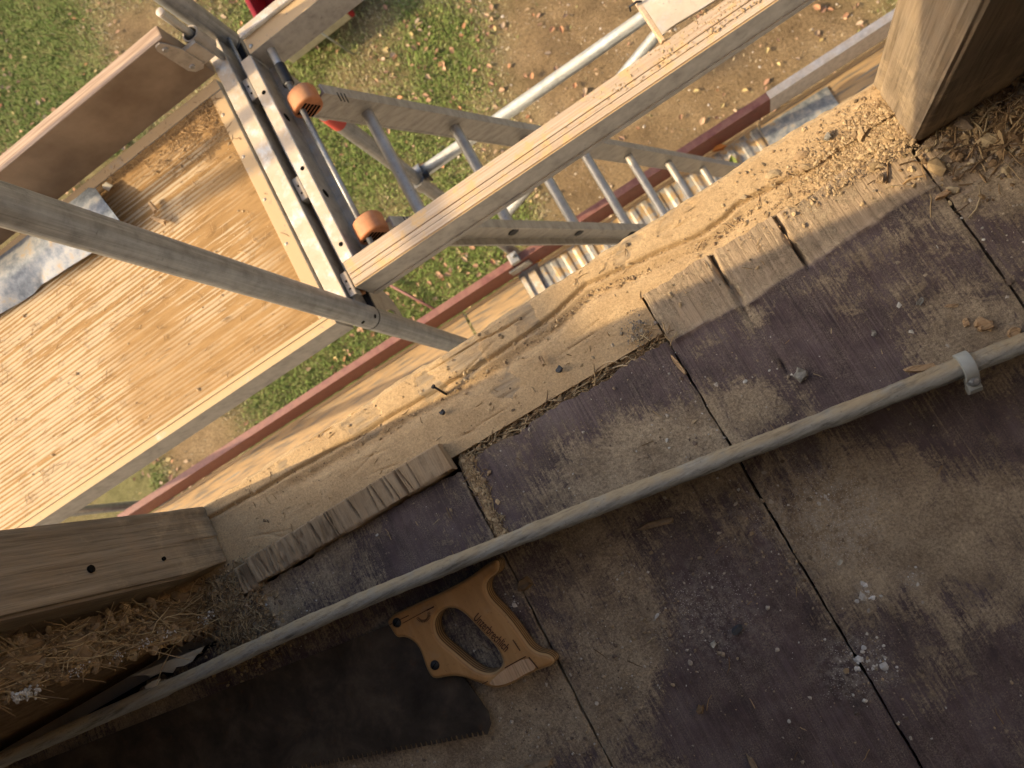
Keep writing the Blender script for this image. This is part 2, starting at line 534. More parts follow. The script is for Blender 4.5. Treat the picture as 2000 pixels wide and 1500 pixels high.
k = NT('saw_handle_plywood')
g = k.noise(1, 5, 0.6, k.map((60, 8, 8), rot=(0, 0, 0.95)))
c = k.ramp(g, [(0.3, (0.30, 0.150, 0.048)), (0.55, (0.41, 0.215, 0.072)), (0.75, (0.46, 0.265, 0.105))])
up = k.ramp(k.nz(), [(0.75, 0.0), (0.95, 1.0)])
wv = k.n('ShaderNodeTexWave', wave_type='BANDS', bands_direction='Z')
k.put(wv.inputs[0], k.co); wv.inputs['Scale'].default_value = 70; wv.inputs['Distortion'].default_value = 0.6
ply = k.ramp(wv.outputs[1], [(0.3, (0.10, 0.055, 0.022)), (0.5, (0.30, 0.175, 0.07)), (0.9, (0.40, 0.25, 0.11))])
c = k.mix(up, ply, c)
sp = k.ramp(k.noise(260, 3, 0.75), [(0.3, 0.4), (0.39, 1.0)])
c = k.mix(0.55, c, sp, 'MULTIPLY')
c = k.mix(k.ramp(k.noise(45, 5, 0.7), [(0.55, 0.0), (0.75, 0.5)]), c, (0.34, 0.25, 0.15))
MAT['handle'] = k.out(c, 0.62, k.bump(g, 0.15, 0.0006), spec=0.35)
MAT['handle_pale'] = m_timber('pale_split_handle_wood', 'y', ((0.30, 0.17, 0.08), (0.46, 0.30, 0.17), (0.52, 0.36, 0.22)))
MAT['ink'] = m_flat('burnt_brown_print', (0.075, 0.028, 0.012), 0.7, 0.3, 300)

k = NT('garden_soil')
gr_ = k.attr('green')
c = k.ramp(k.noise(2.2, 7, 0.7), [(0.3, (0.16, 0.108, 0.056)), (0.5, (0.26, 0.178, 0.092)), (0.7, (0.35, 0.25, 0.138))])
f = k.noise(60, 4, 0.75)
c = k.mix(0.75, c, k.ramp(f, [(0.3, 0.35), (0.5, 1.0), (0.7, 1.5)]), 'MULTIPLY')
gcol = k.ramp(k.noise(26, 5, 0.7), [(0.3, (0.10, 0.11, 0.035)), (0.6, (0.22, 0.21, 0.085))])
c = k.mix(k.math('MULTIPLY', gr_, 0.8), c, gcol)
cast_shade = k.attr('cast_shade')  # cast shadow of an unseen thing, painted dark into the soil colour
c = k.mix(k.math('MULTIPLY', cast_shade, 0.75), c, (0.07, 0.06, 0.05))
pb = k.ramp(k.voro(34), [(0.1, 1.0), (0.16, 0.0)])
pm = k.math('MULTIPLY', pb, k.ramp(k.noise(1.8, 3), [(0.5, 0.0), (0.6, 0.8)]))
c = k.mix(pm, c, (0.50, 0.42, 0.33))
MAT['ground'] = k.out(c, 0.95, k.bump(k.math('ADD', f, k.noise(200, 3)), 0.8, 0.03), spec=0.1)

k = NT('ribbed_galvanised_plank')
c = k.ramp(k.noise(18, 6, 0.7), [(0.36, (0.24, 0.25, 0.25)), (0.48, (0.40, 0.385, 0.35)), (0.56, (0.48, 0.33, 0.165))])
MAT['plank'] = k.out(c, 0.5, k.bump(k.noise(300, 3), 0.2, 0.001), 0.35)
k = NT('dusty_lower_deck')
c = k.ramp(k.noise(1, 5, 0.65, k.map((5, 70, 20))), [(0.34, (0.15, 0.145, 0.13)), (0.46, (0.33, 0.235, 0.14)), (0.56, (0.46, 0.31, 0.16)), (0.68, (0.24, 0.225, 0.195))])
MAT['deck2'] = k.out(c, 0.85, k.bump(k.noise(200, 3), 0.3, 0.001), spec=0.2)


def colored(mb, name, mat, cols, parent=None, loc=(0, 0, 0), smooth=False):
    """build with one colour per vertex group of faces: cols = list of (nverts, rgb)"""
    o = mb.build(name, mat, parent, loc, smooth)
    a = o.data.color_attributes.new('col', 'FLOAT_COLOR', 'POINT')
    arr = np.concatenate([np.tile(np.array([*c, 1.0], dtype=np.float32), (n, 1)) for n, c in cols])
    a.data.foreach_set('color', arr.ravel())
    return o


OCT_V = np.array([(1, 0, 0), (-1, 0, 0), (0, 1, 0), (0, -1, 0), (0, 0, 1), (0, 0, -1), (.6, .6, .5), (-.6, .6, .5), (.6, -.6, .5), (-.6, -.6, .5)])
OCT_F = [(4, 6, 7), (4, 8, 6), (4, 9, 8), (4, 7, 9), (6, 0, 2), (6, 2, 7), (7, 2, 1), (7, 1, 9), (9, 1, 3), (9, 3, 8), (8, 3, 0), (8, 0, 6),
         (5, 2, 0), (5, 1, 2), (5, 3, 1), (5, 0, 3)]


def crumb(mb, p, r, flat=0.6, elong=1.0):
    jit = rng.uniform(0.65, 1.25, (10, 1))
    v = OCT_V * jit * np.array([r * elong, r, r * flat])
    a = rng.uniform(0, 6.283); b = rng.uniform(-0.5, 0.5)
    ca, sa, cb, sb = math.cos(a), math.sin(a), math.cos(b), math.sin(b)
    R = np.array([[ca, -sa * cb, sa * sb], [sa, ca * cb, -ca * sb], [0, sb, cb]])
    v = v @ R.T + np.array(p)
    mb.add(v.tolist(), OCT_F)
    return 10


def straw(mb, p, L, r, az=None, tilt=0.15, bend=0.3):
    az = rng.uniform(0, 6.283) if az is None else az
    pts = []
    q = Vector(p); z = rng.uniform(-tilt, tilt)
    q = q - Vector((math.cos(az), math.sin(az), z)) * L / 2
    for i in range(4):
        pts.append(q.copy())
        az += rng.normal(0, bend)
        q = q + Vector((math.cos(az), math.sin(az), z)) * L / 3
    mb.tube(pts, [r, r, r * .9, r * .5], 4, True)
    return 16


PAL_DUST = [(0.42, 0.29, 0.155), (0.38, 0.265, 0.14), (0.46, 0.33, 0.18), (0.31, 0.21, 0.115), (0.47, 0.35, 0.20)]
PAL_MIX = [(0.33, 0.26, 0.175), (0.24, 0.18, 0.12), (0.15, 0.11, 0.08), (0.42, 0.36, 0.28), (0.52, 0.48, 0.40), (0.38, 0.28, 0.165)]
PAL_STRAW = [(0.30, 0.195, 0.095), (0.38, 0.265, 0.135), (0.22, 0.14, 0.07), (0.42, 0.32, 0.18), (0.15, 0.095, 0.05)]


def pick(pal):
    c = np.array(pal[int(rng.integers(len(pal)))]) * rng.uniform(0.8, 1.15)
    return tuple(np.clip(c, 0, 0.8))

# ------------------------------------------------------------------ ground
ZG = HC - 5.7                                # garden level


def blob(X, Y, spec, D):
    s = np.zeros_like(X)
    for px, py, r, amp in spec:
        c = at(px, py, D)
        s = s + amp * np.exp(-((X - c.x) ** 2 + (Y - c.y) ** 2) / (2 * r * r))
    return s


GREEN = [(60, 60, .7, .55), (200, 250, .5, .4), (60, 220, .5, .4), (520, 40, .35, .5), (640, 110, .35, .45), (600, 330, .35, .65), (700, 300, .3, .5), (860, 180, .4, .3), (900, 380, .3, .35),
         (820, 110, .3, .3), (960, 220, .35, .25), (820, 540, .3, .75), (900, 490, .3, .6), (700, 680, .3, .75), (620, 700, .3, .7), (520, 760, .3, .6), (280, 900, .3, .6), (230, 960, .3, .6), (760, 590, .3, .7),
         (960, 440, .3, .4), (900, 40, .3, .25), (240, 60, .3, -.4), (660, 230, .2, -.15), (720, 170, .3, -.25), (350, 870, .22, -.8), (430, 840, .2, -.3), (800, 430, .25, -.3), (1300, 220, .9, -.6), (1200, 60, .5, -.5), (1060, 400, .3, -.1)]


def green(X, Y):
    g = 0.36 + blob(X, Y, GREEN, 5.7) + (fbm(X * 1.7, Y * 1.7, 4, 5) - .5) * 1.1
    return np.clip(g, 0, 1)


n = 230
gx = np.linspace(-6.5, 5.0, n); gy = np.linspace(-1.0, 9.0, n)
GX, GY = np.meshgrid(gx, gy, indexing='ij')
gz = ZG + (fbm(GX * 1.2, GY * 1.2, 4, 3) - .5) * .10 + (fbm(GX * 9, GY * 9, 3, 8) - .5) * .03
edge = np.minimum(np.minimum(GX + 6.5, 5.0 - GX), np.minimum(GY + 1.0, 9.0 - GY))
gz = ZG + (gz - ZG) * sstep(0, 1.0, edge)
mb = MB()
mb.grid(np.stack([GX, GY, gz], -1))
gat = green(GX, GY).ravel()
cast_shade = np.clip(blob(GX, GY, [(1425, 75, .10, 1.0), (1385, 100, .11, 1.0), (1345, 112, .08, .8)], 5.7) * 1.4, 0, 1).ravel()  # where the painted ground shadow lies
# carry the lawn on to the horizon: a ring of big faces round the fine sheet
o0 = len(mb.v)
R_ = 250
mb.v += [(-6.5, -1, ZG), (5, -1, ZG), (5, 9, ZG), (-6.5, 9, ZG), (-R_, -R_, ZG), (R_, -R_, ZG), (R_, R_, ZG), (-R_, R_, ZG)]
for a, b in ((0, 1), (1, 2), (2, 3), (3, 0)):
    mb.f.append((o0 + 4 + a, o0 + 4 + b, o0 + b, o0 + a))
g_o = mb.build('ground', MAT['ground'], smooth=True, attrs={'green': np.concatenate([gat, np.full(8, .6)]), 'cast_shade': np.concatenate([cast_shade, np.zeros(8)])})
tag(g_o, kind='structure')


def gheight(x, y):
    return ZG + (fbm(x * 1.2, y * 1.2, 4, 3) - .5) * .10 + (fbm(x * 9, y * 9, 3, 8) - .5) * .03


# grass blades
N = 330000
bx = rng.uniform(-5.2, 2.6, N); by = rng.uniform(1.3, 8.0, N)
vis = RM @ np.stack([bx, by, np.full(N, ZG - HC)])
vpx, vpy = 1000 + FPX * vis[0] / vis[2], 750 + FPX * vis[1] / vis[2]
vk = (vpx > -200) & (vpx < 1900) & (vpy > -250) & (vpy < 1150) & ((vpy - 250 < (330 - vpx) * .55) | (vpx > 300))
bx, by = bx[vk], by[vk]; N = len(bx)
gd = green(bx, by)
keep = rng.uniform(0, 1, N) < np.clip(gd * 1.25 - .12, 0.02, 1)
bx, by, gd = bx[keep], by[keep], gd[keep]
nb = len(bx)
bz = gheight(bx, by) - .004
az = rng.uniform(0, 2 * np.pi, nb)
L = rng.uniform(.02, .062, nb) * (0.6 + .5 * gd)
lean = rng.uniform(.3, 1.3, nb)
wd = rng.uniform(.0022, .0048, nb)
dx, dy = np.cos(az), np.sin(az)
base = np.stack([bx, by, bz], -1)
side = np.stack([-dy, dx, np.zeros(nb)], -1) * wd[:, None]
mid = base + np.stack([dx * L * .45 * np.sin(lean), dy * L * .45 * np.sin(lean), L * .5 * np.cos(lean * .5)], -1)
tip = base + np.stack([dx * L * np.sin(lean), dy * L * np.sin(lean), L * np.cos(lean) * .9 + .004], -1)
V = np.stack([base - side, base + side, mid + side * .8, mid - side * .8, tip], 1).reshape(-1, 3)
me = bpy.data.meshes.new('lawn_grass')
idx = np.arange(nb) * 5
quads = np.stack([idx, idx + 1, idx + 2, idx + 3], -1)
tris = np.stack([idx + 3, idx + 2, idx + 4], -1)
me.from_pydata(V.tolist(), [], quads.tolist() + tris.tolist())
cl = np.array([(0.15, 0.20, 0.045), (0.22, 0.255, 0.075), (0.30, 0.295, 0.12), (0.38, 0.33, 0.18), (0.40, 0.32, 0.20)])
dry = np.clip(1 - gd + rng.normal(0, .22, nb), 0, 1)
ci = np.clip((dry * 5).astype(int), 0, 4)
cc = cl[ci] * rng.uniform(.75, 1.3, (nb, 1))
ca = me.color_attributes.new('col', 'FLOAT_COLOR', 'POINT')
ca.data.foreach_set('color', np.repeat(np.concatenate([cc, np.ones((nb, 1))], 1), 5, 0).astype(np.float32).ravel())
me.materials.append(MAT['leaf'])
o = bpy.data.objects.new('lawn_grass', me); COL.objects.link(o)
tag(o, 'patchy green lawn grass around the foot of the scaffold', 'grass', kind='stuff')

# fallen leaves and pebbles
mb = MB(); cols = []
LEAFC = [(0.36, 0.21, 0.12), (0.42, 0.27, 0.16), (0.32, 0.19, 0.115), (0.44, 0.32, 0.21), (0.27, 0.15, 0.09), (0.50, 0.38, 0.17), (0.44, 0.22, 0.11), (0.36, 0.25, 0.15)]
for i in range(5200):
    x, y = rng.uniform(-4.8, 2.4), rng.uniform(1.4, 7.2)
    cl_ = fbm(x * 1.3, y * 1.3, 3, 21)
    if rng.uniform() > sstep(.32, .62, cl_) * (0.35 if x > 0.4 else 1.0) + .06:
        continue
    z = float(gheight(x, y)) + rng.uniform(.008, .03)
    s = rng.uniform(.009, .025); a = rng.uniform(0, 6.283)
    u = Vector((math.cos(a), math.sin(a), rng.uniform(-.4, .4))); v = Vector((-math.sin(a), math.cos(a), rng.uniform(-.5, .5)))
    p = Vector((x, y, z)); k1 = rng.uniform(.004, .014)
    vs = [p - u * s * 1.2, p - u * s * .4 + v * s * .75 + Vector((0, 0, k1)), p + u * s * .5 + v * s * .6 + Vector((0, 0, k1)), p + u * s * 1.3 + Vector((0, 0, k1 * .4)),
          p + u * s * .5 - v * s * .6 + Vector((0, 0, k1)), p - u * s * .4 - v * s * .75 + Vector((0, 0, k1)), p]
    mb.add(vs, [(0, 6, 1), (1, 6, 2), (2, 6, 3), (3, 6, 4), (4, 6, 5), (5, 6, 0)])
    cols.append((7, pick(LEAFC)))
tag(colored(mb, 'fallen_leaves', MAT['leaf'], cols), 'scattered dry orange brown leaves on the lawn', 'leaves', kind='stuff')
mb = MB(); cols = []
for i in range(1500):
    x, y = rng.uniform(-.9, 2.4), rng.uniform(1.4, 4.6)
    r = rng.choice([.004, .006, .009, .014], p=[.45, .35, .15, .05])
    m = crumb(mb, (x, y, float(gheight(x, y)) + r * .2), r)
    cols.append((m, pick([(0.50, 0.42, 0.32), (0.36, 0.27, 0.18), (0.25, 0.17, 0.10), (0.42, 0.27, 0.16), (0.6, 0.53, 0.44)])))
tag(colored(mb, 'soil_pebbles', MAT['col'], cols), 'small pebbles and soil crumbs on the bare earth', 'gravel', kind='stuff')

# ------------------------------------------------------------------ attic room (unseen shell, its gaps and tones shaped for the inside light)
def struct(name, mb, mat, **kw):
    return tag(mb.build(name, mat, **kw), kind='structure')


struct('ceiling', MB().box(-2.2, 3.2, -2.6, -.42, 3.0, 3.1), MAT['room'])
struct('left_light_blocker', MB().box(-2.2, -.22, -.42, .16, 2.3, 2.4), MAT['absorber'])  # added overhead to keep skylight off the left corner
struct('wall_back', MB().box(-2.2, 3.2, -2.7, -2.6, -.3, 3.0), MAT['room'])
struct('wall_left', MB().box(-2.3, -2.2, -2.6, .23, -.3, 3.0), MAT['absorber'])
struct('wall_inner', MB().box(-1.25, -1.17, -2.6, .09, 0, 3.0), MAT['absorber'])
struct('wall_right', MB().box(3.2, 3.3, -2.6, .23, -.3, 3.0), MAT['room'])
struct('floor_substructure', MB().box(-2.2, 3.2, -2.6, .10, -.30, -.06), MAT['dark'])
struct('facade_below', MB().box(-4.5, 4.5, .10, .20, ZG - .3, -.16), MAT['room'])

# ------------------------------------------------------------------ floor boards
floor = empty('floor', (0, 0, 0), kind='structure')
J = {'J0': -.538, 'J1': -.272, 'J2': -.031, 'J3': .231}
DUSTB = [(1480, 780, .022, .55), (1350, 830, .030, .50), (1250, 880, .030, .38), (1180, 950, .03, .3), (1060, 960, .02, .12), (1130, 800, .04, -.2), (1330, 750, .03, -.35), (1240, 740, .03, -.15), (1000, 930, .03, -.15),
         (1400, 700, .03, -.25), (1600, 760, .035, -.35), (1520, 640, .03, -.25), (1660, 720, .04, -.3), (1750, 640, .03, -.05), (1850, 560, .04, -.02), (1930, 640, .04, .2), (1850, 680, .03, .2), (1720, 480, .03, -.2), (1590, 560, .02, -.1), (1900, 470, .04, -.25), (1950, 300, .04, .4),
         (1480, 620, .012, .25), (1545, 690, .012, .25), (1585, 770, .010, .35), (1640, 610, .012, .25),
         (800, 1010, .03, -.2), (700, 1060, .03, .05), (820, 1090, .02, -.1), (640, 1130, .02, .1), (930, 990, .015, -.1), (480, 1180, .03, .6), (560, 1200, .02, .25),
         (1230, 1200, .045, .30), (1230, 1290, .03, .25), (1150, 1130, .04, .0), (1400, 1110, .03, -.3), (1440, 1180, .03, -.15), (1620, 1020, .04, .25), (1700, 1090, .035, .35), (1850, 1000, .05, .25), (1900, 1080, .05, .2), (1800, 1270, .04, .3), (1680, 1300, .02, .2),
         (1500, 1400, .06, -.45), (1400, 1350, .04, -.3), (1650, 1420, .05, -.4), (1900, 1400, .06, -.3), (1100, 1250, .03, -.2), (1120, 1330, .03, .1), (1050, 1420, .04, .2), (1800, 1170, .03, -.2), (1960, 850, .04, -.2), (980, 1455, .03, .35), (860, 1490, .03, .4), (720, 1520, .03, .4), (1000, 1370, .02, .3), (560, 1540, .03, .4)]
CHALK = [(1600, 1000, .035, .9), (1660, 1010, .02, .6), (1690, 1160, .006, 1.0), (1780, 1130, .006, .9), (1680, 1295, .018, .8), (1640, 1310, .016, .5), (1350, 1180, .03, .5), (1420, 1220, .03, .4), (1450, 1000, .02, .35), (1000, 1180, .006, .7), (1100, 1200, .02, .3)]


def dust_field(X, Y):
    d = .36 + 1.25 * blob(X, Y, DUSTB, HC) + (fbm(X * 16, Y * 16, 4, 31) - .5) * .95
    # loose dirt gathers along the old wall line and in the joints
    d = d + .35 * np.exp(-((Y - .10) / .014) ** 2) * (X > -.02)
    for j in list(J.values()) + [.043]:
        d = d + .22 * np.exp(-((X - j) / .006) ** 2)
    return np.clip(d, -.3, 1.2)


def board(x0, x1, yend, ybare=None, seed=0, z=0.0, ystart=-1.5, rough_end=.0015, step=.0031, name='floor_board'):
    g = .0011
    xs = np.linspace(x0 + g, x1 - g, max(6, int((x1 - x0) / step)))
    yd = np.linspace(-.36, yend, int((yend + .36) / step))
    ys = np.concatenate([np.linspace(ystart, -.365, 40), yd])
    X, Y = np.meshgrid(xs, ys, indexing='ij')
    # ragged sawn end and slightly wavy long edges
    endw = rough_end * 2 * (vnoise(xs * 260, xs * 0 + seed, 3 + seed) - .5) + rough_end * 3 * (vnoise(xs * 40, xs * 0, 9 + seed) - .5)
    Y = Y + endw[:, None] * sstep(yend - .03, yend, Y)
    u = (X - x0) / (x1 - x0)
    for e, s_ in ((0, 1), (1, -1)):
        wv = (vnoise(Y * 60, Y * 0 + e, seed + 5) - .5) * .0016 + (vnoise(Y * 260, Y * 0, seed + 6) - .5) * .0008
        X = X + np.where(np.abs(u - e) < .5 / len(xs) * 3, wv, 0)
    d = dust_field(X, Y)
    bare = np.zeros_like(X)
    if ybare is not None:
        wob = (fbm(X * 25, X * 0 + seed, 3, 71) - .5) * .012
        bare = sstep(ybare + wob - .0015, ybare + wob + .0025, Y)
    # dust lies in thin drifts; the old paint edge keeps a little ridge of filler
    zz = z + (vnoise(X * 5, Y * 3, seed) - .5) * .002 + np.clip(d, 0, 1) * .0016 * fbm(X * 160, Y * 160, 3, 12)
    if ybare is not None:
        zz = zz + .0022 * np.exp(-((Y - ybare - wob) / .0025) ** 2) * (.4 + vnoise(X * 60, Y * 60, 4))
        zz = zz - bare * .0014
        d = np.where(bare > .5, .34 + (fbm(X * 30, Y * 30, 4, 8) - .5) * .5, d)
        # open grain of the bare ends
        kf = vnoise(X * 300, Y * 4 + seed, 44)
        zz = zz - bare * .0014 * sstep(.70, .92, kf)
    zz = zz - .0018 * np.exp(-(np.minimum(X - x0, x1 - X) / .0016) ** 2)
    ch = np.clip(blob(X, Y, CHALK, HC), 0, 1)
    # crack through the board beside the old wall line
    if x0 < .043 < x1:
        cx = .043 + (vnoise(Y * 45, Y * 0, 6) - .5) * .006 + .004 * sstep(.06, 0, Y)
        wdt = .0009 + .0009 * sstep(.09, .15, Y)
        zz = zz - .012 * np.exp(-((X - cx) / wdt) ** 2) * sstep(.0, .12, Y)
        cx = .1075 + (vnoise(Y * 60, Y * 0, 16) - .5) * .003
        zz = zz - .014 * np.exp(-((X - cx) / .0014) ** 2) * sstep(.112, .122, Y)
        d = d - .5 * np.exp(-((X - cx) / .0015) ** 2) * sstep(.112, .122, Y)
    mb = MB()
    P = np.stack([X, Y, zz], -1)
    mb.grid(P)
    nx, ny = X.shape
    att = {'dust': d.ravel(), 'bare': bare.ravel(), 'chalk': ch.ravel()}
    # skirt round the board (its thickness)
    ring = [(i, 0) for i in range(nx)] + [(nx - 1, j) for j in range(1, ny)] + [(i, ny - 1) for i in range(nx - 2, -1, -1)] + [(0, j) for j in range(ny - 2, 0, -1)]
    o_ = len(mb.v)
    for i, j in ring:
        mb.v.append((X[i, j], Y[i, j], z - .026))
    m_ = len(ring)
    for q in range(m_):
        a = ring[q][0] * ny + ring[q][1]; b = ring[(q + 1) % m_][0] * ny + ring[(q + 1) % m_][1]
        mb.f.append((a, o_ + q, o_ + (q + 1) % m_, b))
    for kk in att:
        add = np.ones(m_) * (.9 if kk == 'bare' else .2)
        if kk == 'chalk': add *= 0
        att[kk] = np.concatenate([att[kk], add])
    return mb.build(name, MAT['floor'], floor, smooth=math.radians(50), attrs=att)


board(J['J0'], J['J1'], .1185, seed=1, z=.0005)
board(J['J1'], J['J2'], .1225, seed=2, z=0)
board(J['J2'], J['J3'], .1738, .120, seed=3, z=.002)
board(J['J3'], .49, .158, .105, seed=4, z=.001)
board(.49, .74, .150, .105, seed=5, step=.008)
board(.74, 1.0, .150, .105, seed=6, step=.02)
board(-.602, J['J0'], .118, seed=7, z=-.003, rough_end=.006)
board(-.83, -.602, .088, seed=8, z=-.003, step=.005, rough_end=.004)
board(-1.08, -.83, .088, seed=9, z=-.003, step=.006)
board(-1.35, -1.08, .088, seed=10, step=.02)

# ------------------------------------------------------------------ sill beam
GROOVE = sorted([(.30, .195), (.223, .195), (.163, .193), (.086, .200), (.068, .196), (.051, .194), (-.009, .203), (-.07, .213), (-.123, .203), (-.19, .200), (-.252, .200), (-.342, .204), (-.43, .209), (-.551, .214), (-.8, .22), (.6, .195)])
gxs, gys = [a for a, b in GROOVE], [b for a, b in GROOVE]
xs = np.concatenate([np.linspace(-1.6, -.62, 30), np.linspace(-.615, .36, 660), np.linspace(.37, 1.4, 20)])
ys = np.linspace(.1335, .232, 74)
X, Y = np.meshgrid(xs, ys, indexing='ij')
YG = np.interp(X, gxs, gys) + (vnoise(X * 55, X * 0, 2) - .5) * .0016 + (vnoise(X * 14, X * 0, 12) - .5) * .0025
Z = (fbm(X * 4, Y * 6, 2, 55) - .5) * .0012 + (fbm(X * 60, Y * 240, 3, 56) - .5) * .0006
Z = Z - .0045 * np.exp(-((Y - YG) / .0022) ** 2) - .003 * sstep(YG + .002, YG - .006, Y)
Z = Z - .0035 * np.exp(-((Y - YG + .012) / .006) ** 2) * sstep(.2, .8, vnoise(X * 14, Y * 0, 77))
# second crack nearer the outer edge
yc2 = .219 + (vnoise(X * 30, X * 0, 21) - .5) * .004 - .05 * np.clip(X + .16, -.2, .03)
m2 = ((X > -.26) & (X < -.13)) | ((X > -.42) & (X < -.33))
m2 = sstep(-.27, -.22, X) * sstep(-.12, -.15, X) + sstep(-.43, -.40, X) * sstep(-.33, -.36, X)
Z = Z - .003 * np.exp(-((Y - yc2) / .001) ** 2) * m2
DUSTS = np.full_like(X, .95) + (fbm(X * 14, Y * 14, 4, 91) - .5) * .5
# hewn bare patches that show the grey grain
for cx, cy, hx, hy, an in ((-.138, .213, .013, .017, .12), (-.215, .214, .017, .016, .1), (-.262, .212, .012, .015, .2), (-.345, .213, .020, .016, .2), (-.455, .221, .010, .006, .1), (-.02, .222, .018, .008, .5), (.03, .222, .02, .004, .2), (-.19, .168, .014, .009, .3)):
    du = (X - cx) * math.cos(an) + (Y - cy) * math.sin(an); dv = -(X - cx) * math.sin(an) + (Y - cy) * math.cos(an)
    wob = (vnoise(X * 90, Y * 90, 31) - .5) * .010 + (vnoise(X * 300, Y * 300, 32) - .5) * .005
    m = sstep(hx + .0012, hx - .0012, np.abs(du) + wob) * sstep(hy + .0012, hy - .0012, np.abs(dv) + wob)
    DUSTS = DUSTS - m * .62 * (.6 + .6 * vnoise(X * 60, Y * 300, 91))
    Z = Z - m * (.0002 + .0009 * vnoise(X * 40, Y * 520, 19))
# hammered chips left of the groove
for q in range(16):
    cx, cy = rng.uniform(-.56, .2), rng.uniform(.14, .225)
    an = rng.normal(0, .25); L_ = rng.uniform(.006, .03); 
    du = (X - cx) * math.cos(an) + (Y - cy) * math.sin(an); dv = -(X - cx) * math.sin(an) + (Y - cy) * math.cos(an)
    Z = Z - .0012 * np.exp(-(du / L_) ** 2 - (dv / .0008) ** 2)
# sawdust drift at the foot of the right post, crumbs in the groove
drift = np.exp(-((X - .215) / .05) ** 2 - ((Y - .178) / .022) ** 2)
Z = Z + .0045 * drift * (.6 + .4 * fbm(X * 70, Y * 70, 3, 14))
DUSTS = DUSTS + drift * .5 + .3 * sstep(-.05, .1, X)
Z = Z - .004 * sstep(.228, .2325, Y) * (1 + vnoise(X * 80, X * 0, 7)) 
# rebate in which the floor boards lie
reb = ((X > J['J2'] - .001) & (Y < .1715))
Z = np.where(reb, -.03, Z)
Y = Y + (Y > .2315) * ((vnoise(X * 26, X * 0, 61) - .5) * .004 + (vnoise(X * 120, X * 0, 62) - .5) * .0016)
mb = MB(); mb.grid(np.stack([X, Y, Z], -1))
nx, ny = X.shape
o_ = len(mb.v)
ring = [(i, 0) for i in range(nx)] + [(nx - 1, j) for j in range(1, ny)] + [(i, ny - 1) for i in range(nx - 2, -1, -1)] + [(0, j) for j in range(ny - 2, 0, -1)]
for i, j in ring: mb.v.append((X[i, j], Y[i, j], -.15))
m_ = len(ring)
for q in range(m_):
    a = ring[q][0] * ny + ring[q][1]; b = ring[(q + 1) % m_][0] * ny + ring[(q + 1) % m_][1]
    mb.f.append((a, o_ + q, o_ + (q + 1) % m_, b))
sill = mb.build('sill_beam', MAT['sill'], loc=(0, .18, -.15), smooth=math.radians(45), attrs={'dust': np.concatenate([DUSTS.ravel(), np.full(m_, .15)])})
tag(sill, 'long dusty oak sill beam with a groove, running between the two posts', 'beam')

# ------------------------------------------------------------------ posts
def post(name, xa, xb, ya, yb, side, label, seed, bow=.0, hole=None, toe=0.0):
    """upright timber; the face at xa (side -1) or xb (side +1) looks at the opening"""
    H = 2.15
    zs = np.concatenate([np.linspace(.0, .05, 14), np.linspace(.055, .5, 90), np.linspace(.51, H, 40)])
    # cross-section ring, finely divided, corners a little rounded
    ring = []
    nS = 26
    for (x0, y0), (x1, y1) in (((xa, ya), (xb, ya)), ((xb, ya), (xb, yb)), ((xb, yb), (xa, yb)), ((xa, yb), (xa, ya))):
        for q in range(nS):
            t = q / nS
            ring.append((x0 + (x1 - x0) * t, y0 + (y1 - y0) * t))
    ring = np.array(ring); n_ = len(ring)
    cx, cy = (xa + xb) / 2, (ya + yb) / 2
    P = np.zeros((len(zs), n_, 3))
    for i, z in enumerate(zs):
        r = ring.copy()
        ang = np.arctan2(r[:, 1] - cy, r[:, 0] - cx)
        s = np.arange(n_)
        off = (vnoise(s * .9, np.full(n_, z * 5), seed) - .5) * .0016 + (vnoise(s * .12, np.full(n_, z * 4), seed + 1) - .5) * .003
        # worn arrises
        cd = np.minimum(np.minimum(s % nS, nS - s % nS), 3)
        off = off - (cd == 0) * (.002 + .006 * max(0, vnoise(z * 9, seed * 1.0, seed + 3) - .35)) - (cd == 1) * .0006
        # check cracks along the grain
        for c_ in range(7):
            kk = hash2(np.int64(c_), np.int64(seed), 5) * n_
            off = off - .0016 * np.exp(-((s - kk - 1.5 * math.sin(z * 3 + c_)) / .5) ** 2) * float(vnoise(z * 6 + c_, 0.0, 3) > .45)
        dv = r - np.array([cx, cy]); dv /= np.linalg.norm(dv, axis=1)[:, None]
        r = r + dv * off[:, None]
        # wane: the inner corner tucks in towards the foot
        if toe:
            w_ = toe * (1 - sstep(0, .07, z))
            r[:, 1] += w_ * (r[:, 1] < cy) 
        P[i, :, 0] = r[:, 0] + bow * z; P[i, :, 1] = r[:, 1]; P[i, :, 2] = z
    mb = MB()
    mb.v = [tuple(p) for p in P.reshape(-1, 3)]
    for i in range(len(zs) - 1):
        for q in range(n_):
            mb.f.append((i * n_ + q, i * n_ + (q + 1) % n_, (i + 1) * n_ + (q + 1) % n_, (i + 1) * n_ + q))
    mb.f.append(tuple(range(n_ - 1, -1, -1))); mb.f.append(tuple((len(zs) - 1) * n_ + q for q in range(n_)))
    o = mb.build(name, MAT['post'], loc=(cx, cy, 0), smooth=math.radians(40))
    return tag(o, label, 'post')


pl = post('timber_post', -.680, -.562, .1555, .231, 1, 'grey brown timber post at the left with a peg hole, above the rotten straw clay', 3, toe=.006)
pr = post('timber_post', .236, .345, .163, .231, -1, 'sunlit timber post at the top right standing in sawdust', 9)
BY = [(.215, .59), (.274, .59), (.362, .95), (.50, 1.45), (.30, 1.45)]  # unseen timber, added only to shade the right post's inner side
tb = MB().prism(BY, lambda p: (-.612, p[0], p[1] + .012), lambda p: (-.594, p[0], p[1] + .012)).build('post_shade_blocker', MAT['post'], loc=(-.63, .24, .59))
tag(tb, 'added unseen blocker leaning outside the left post, shading the right post', 'brace')
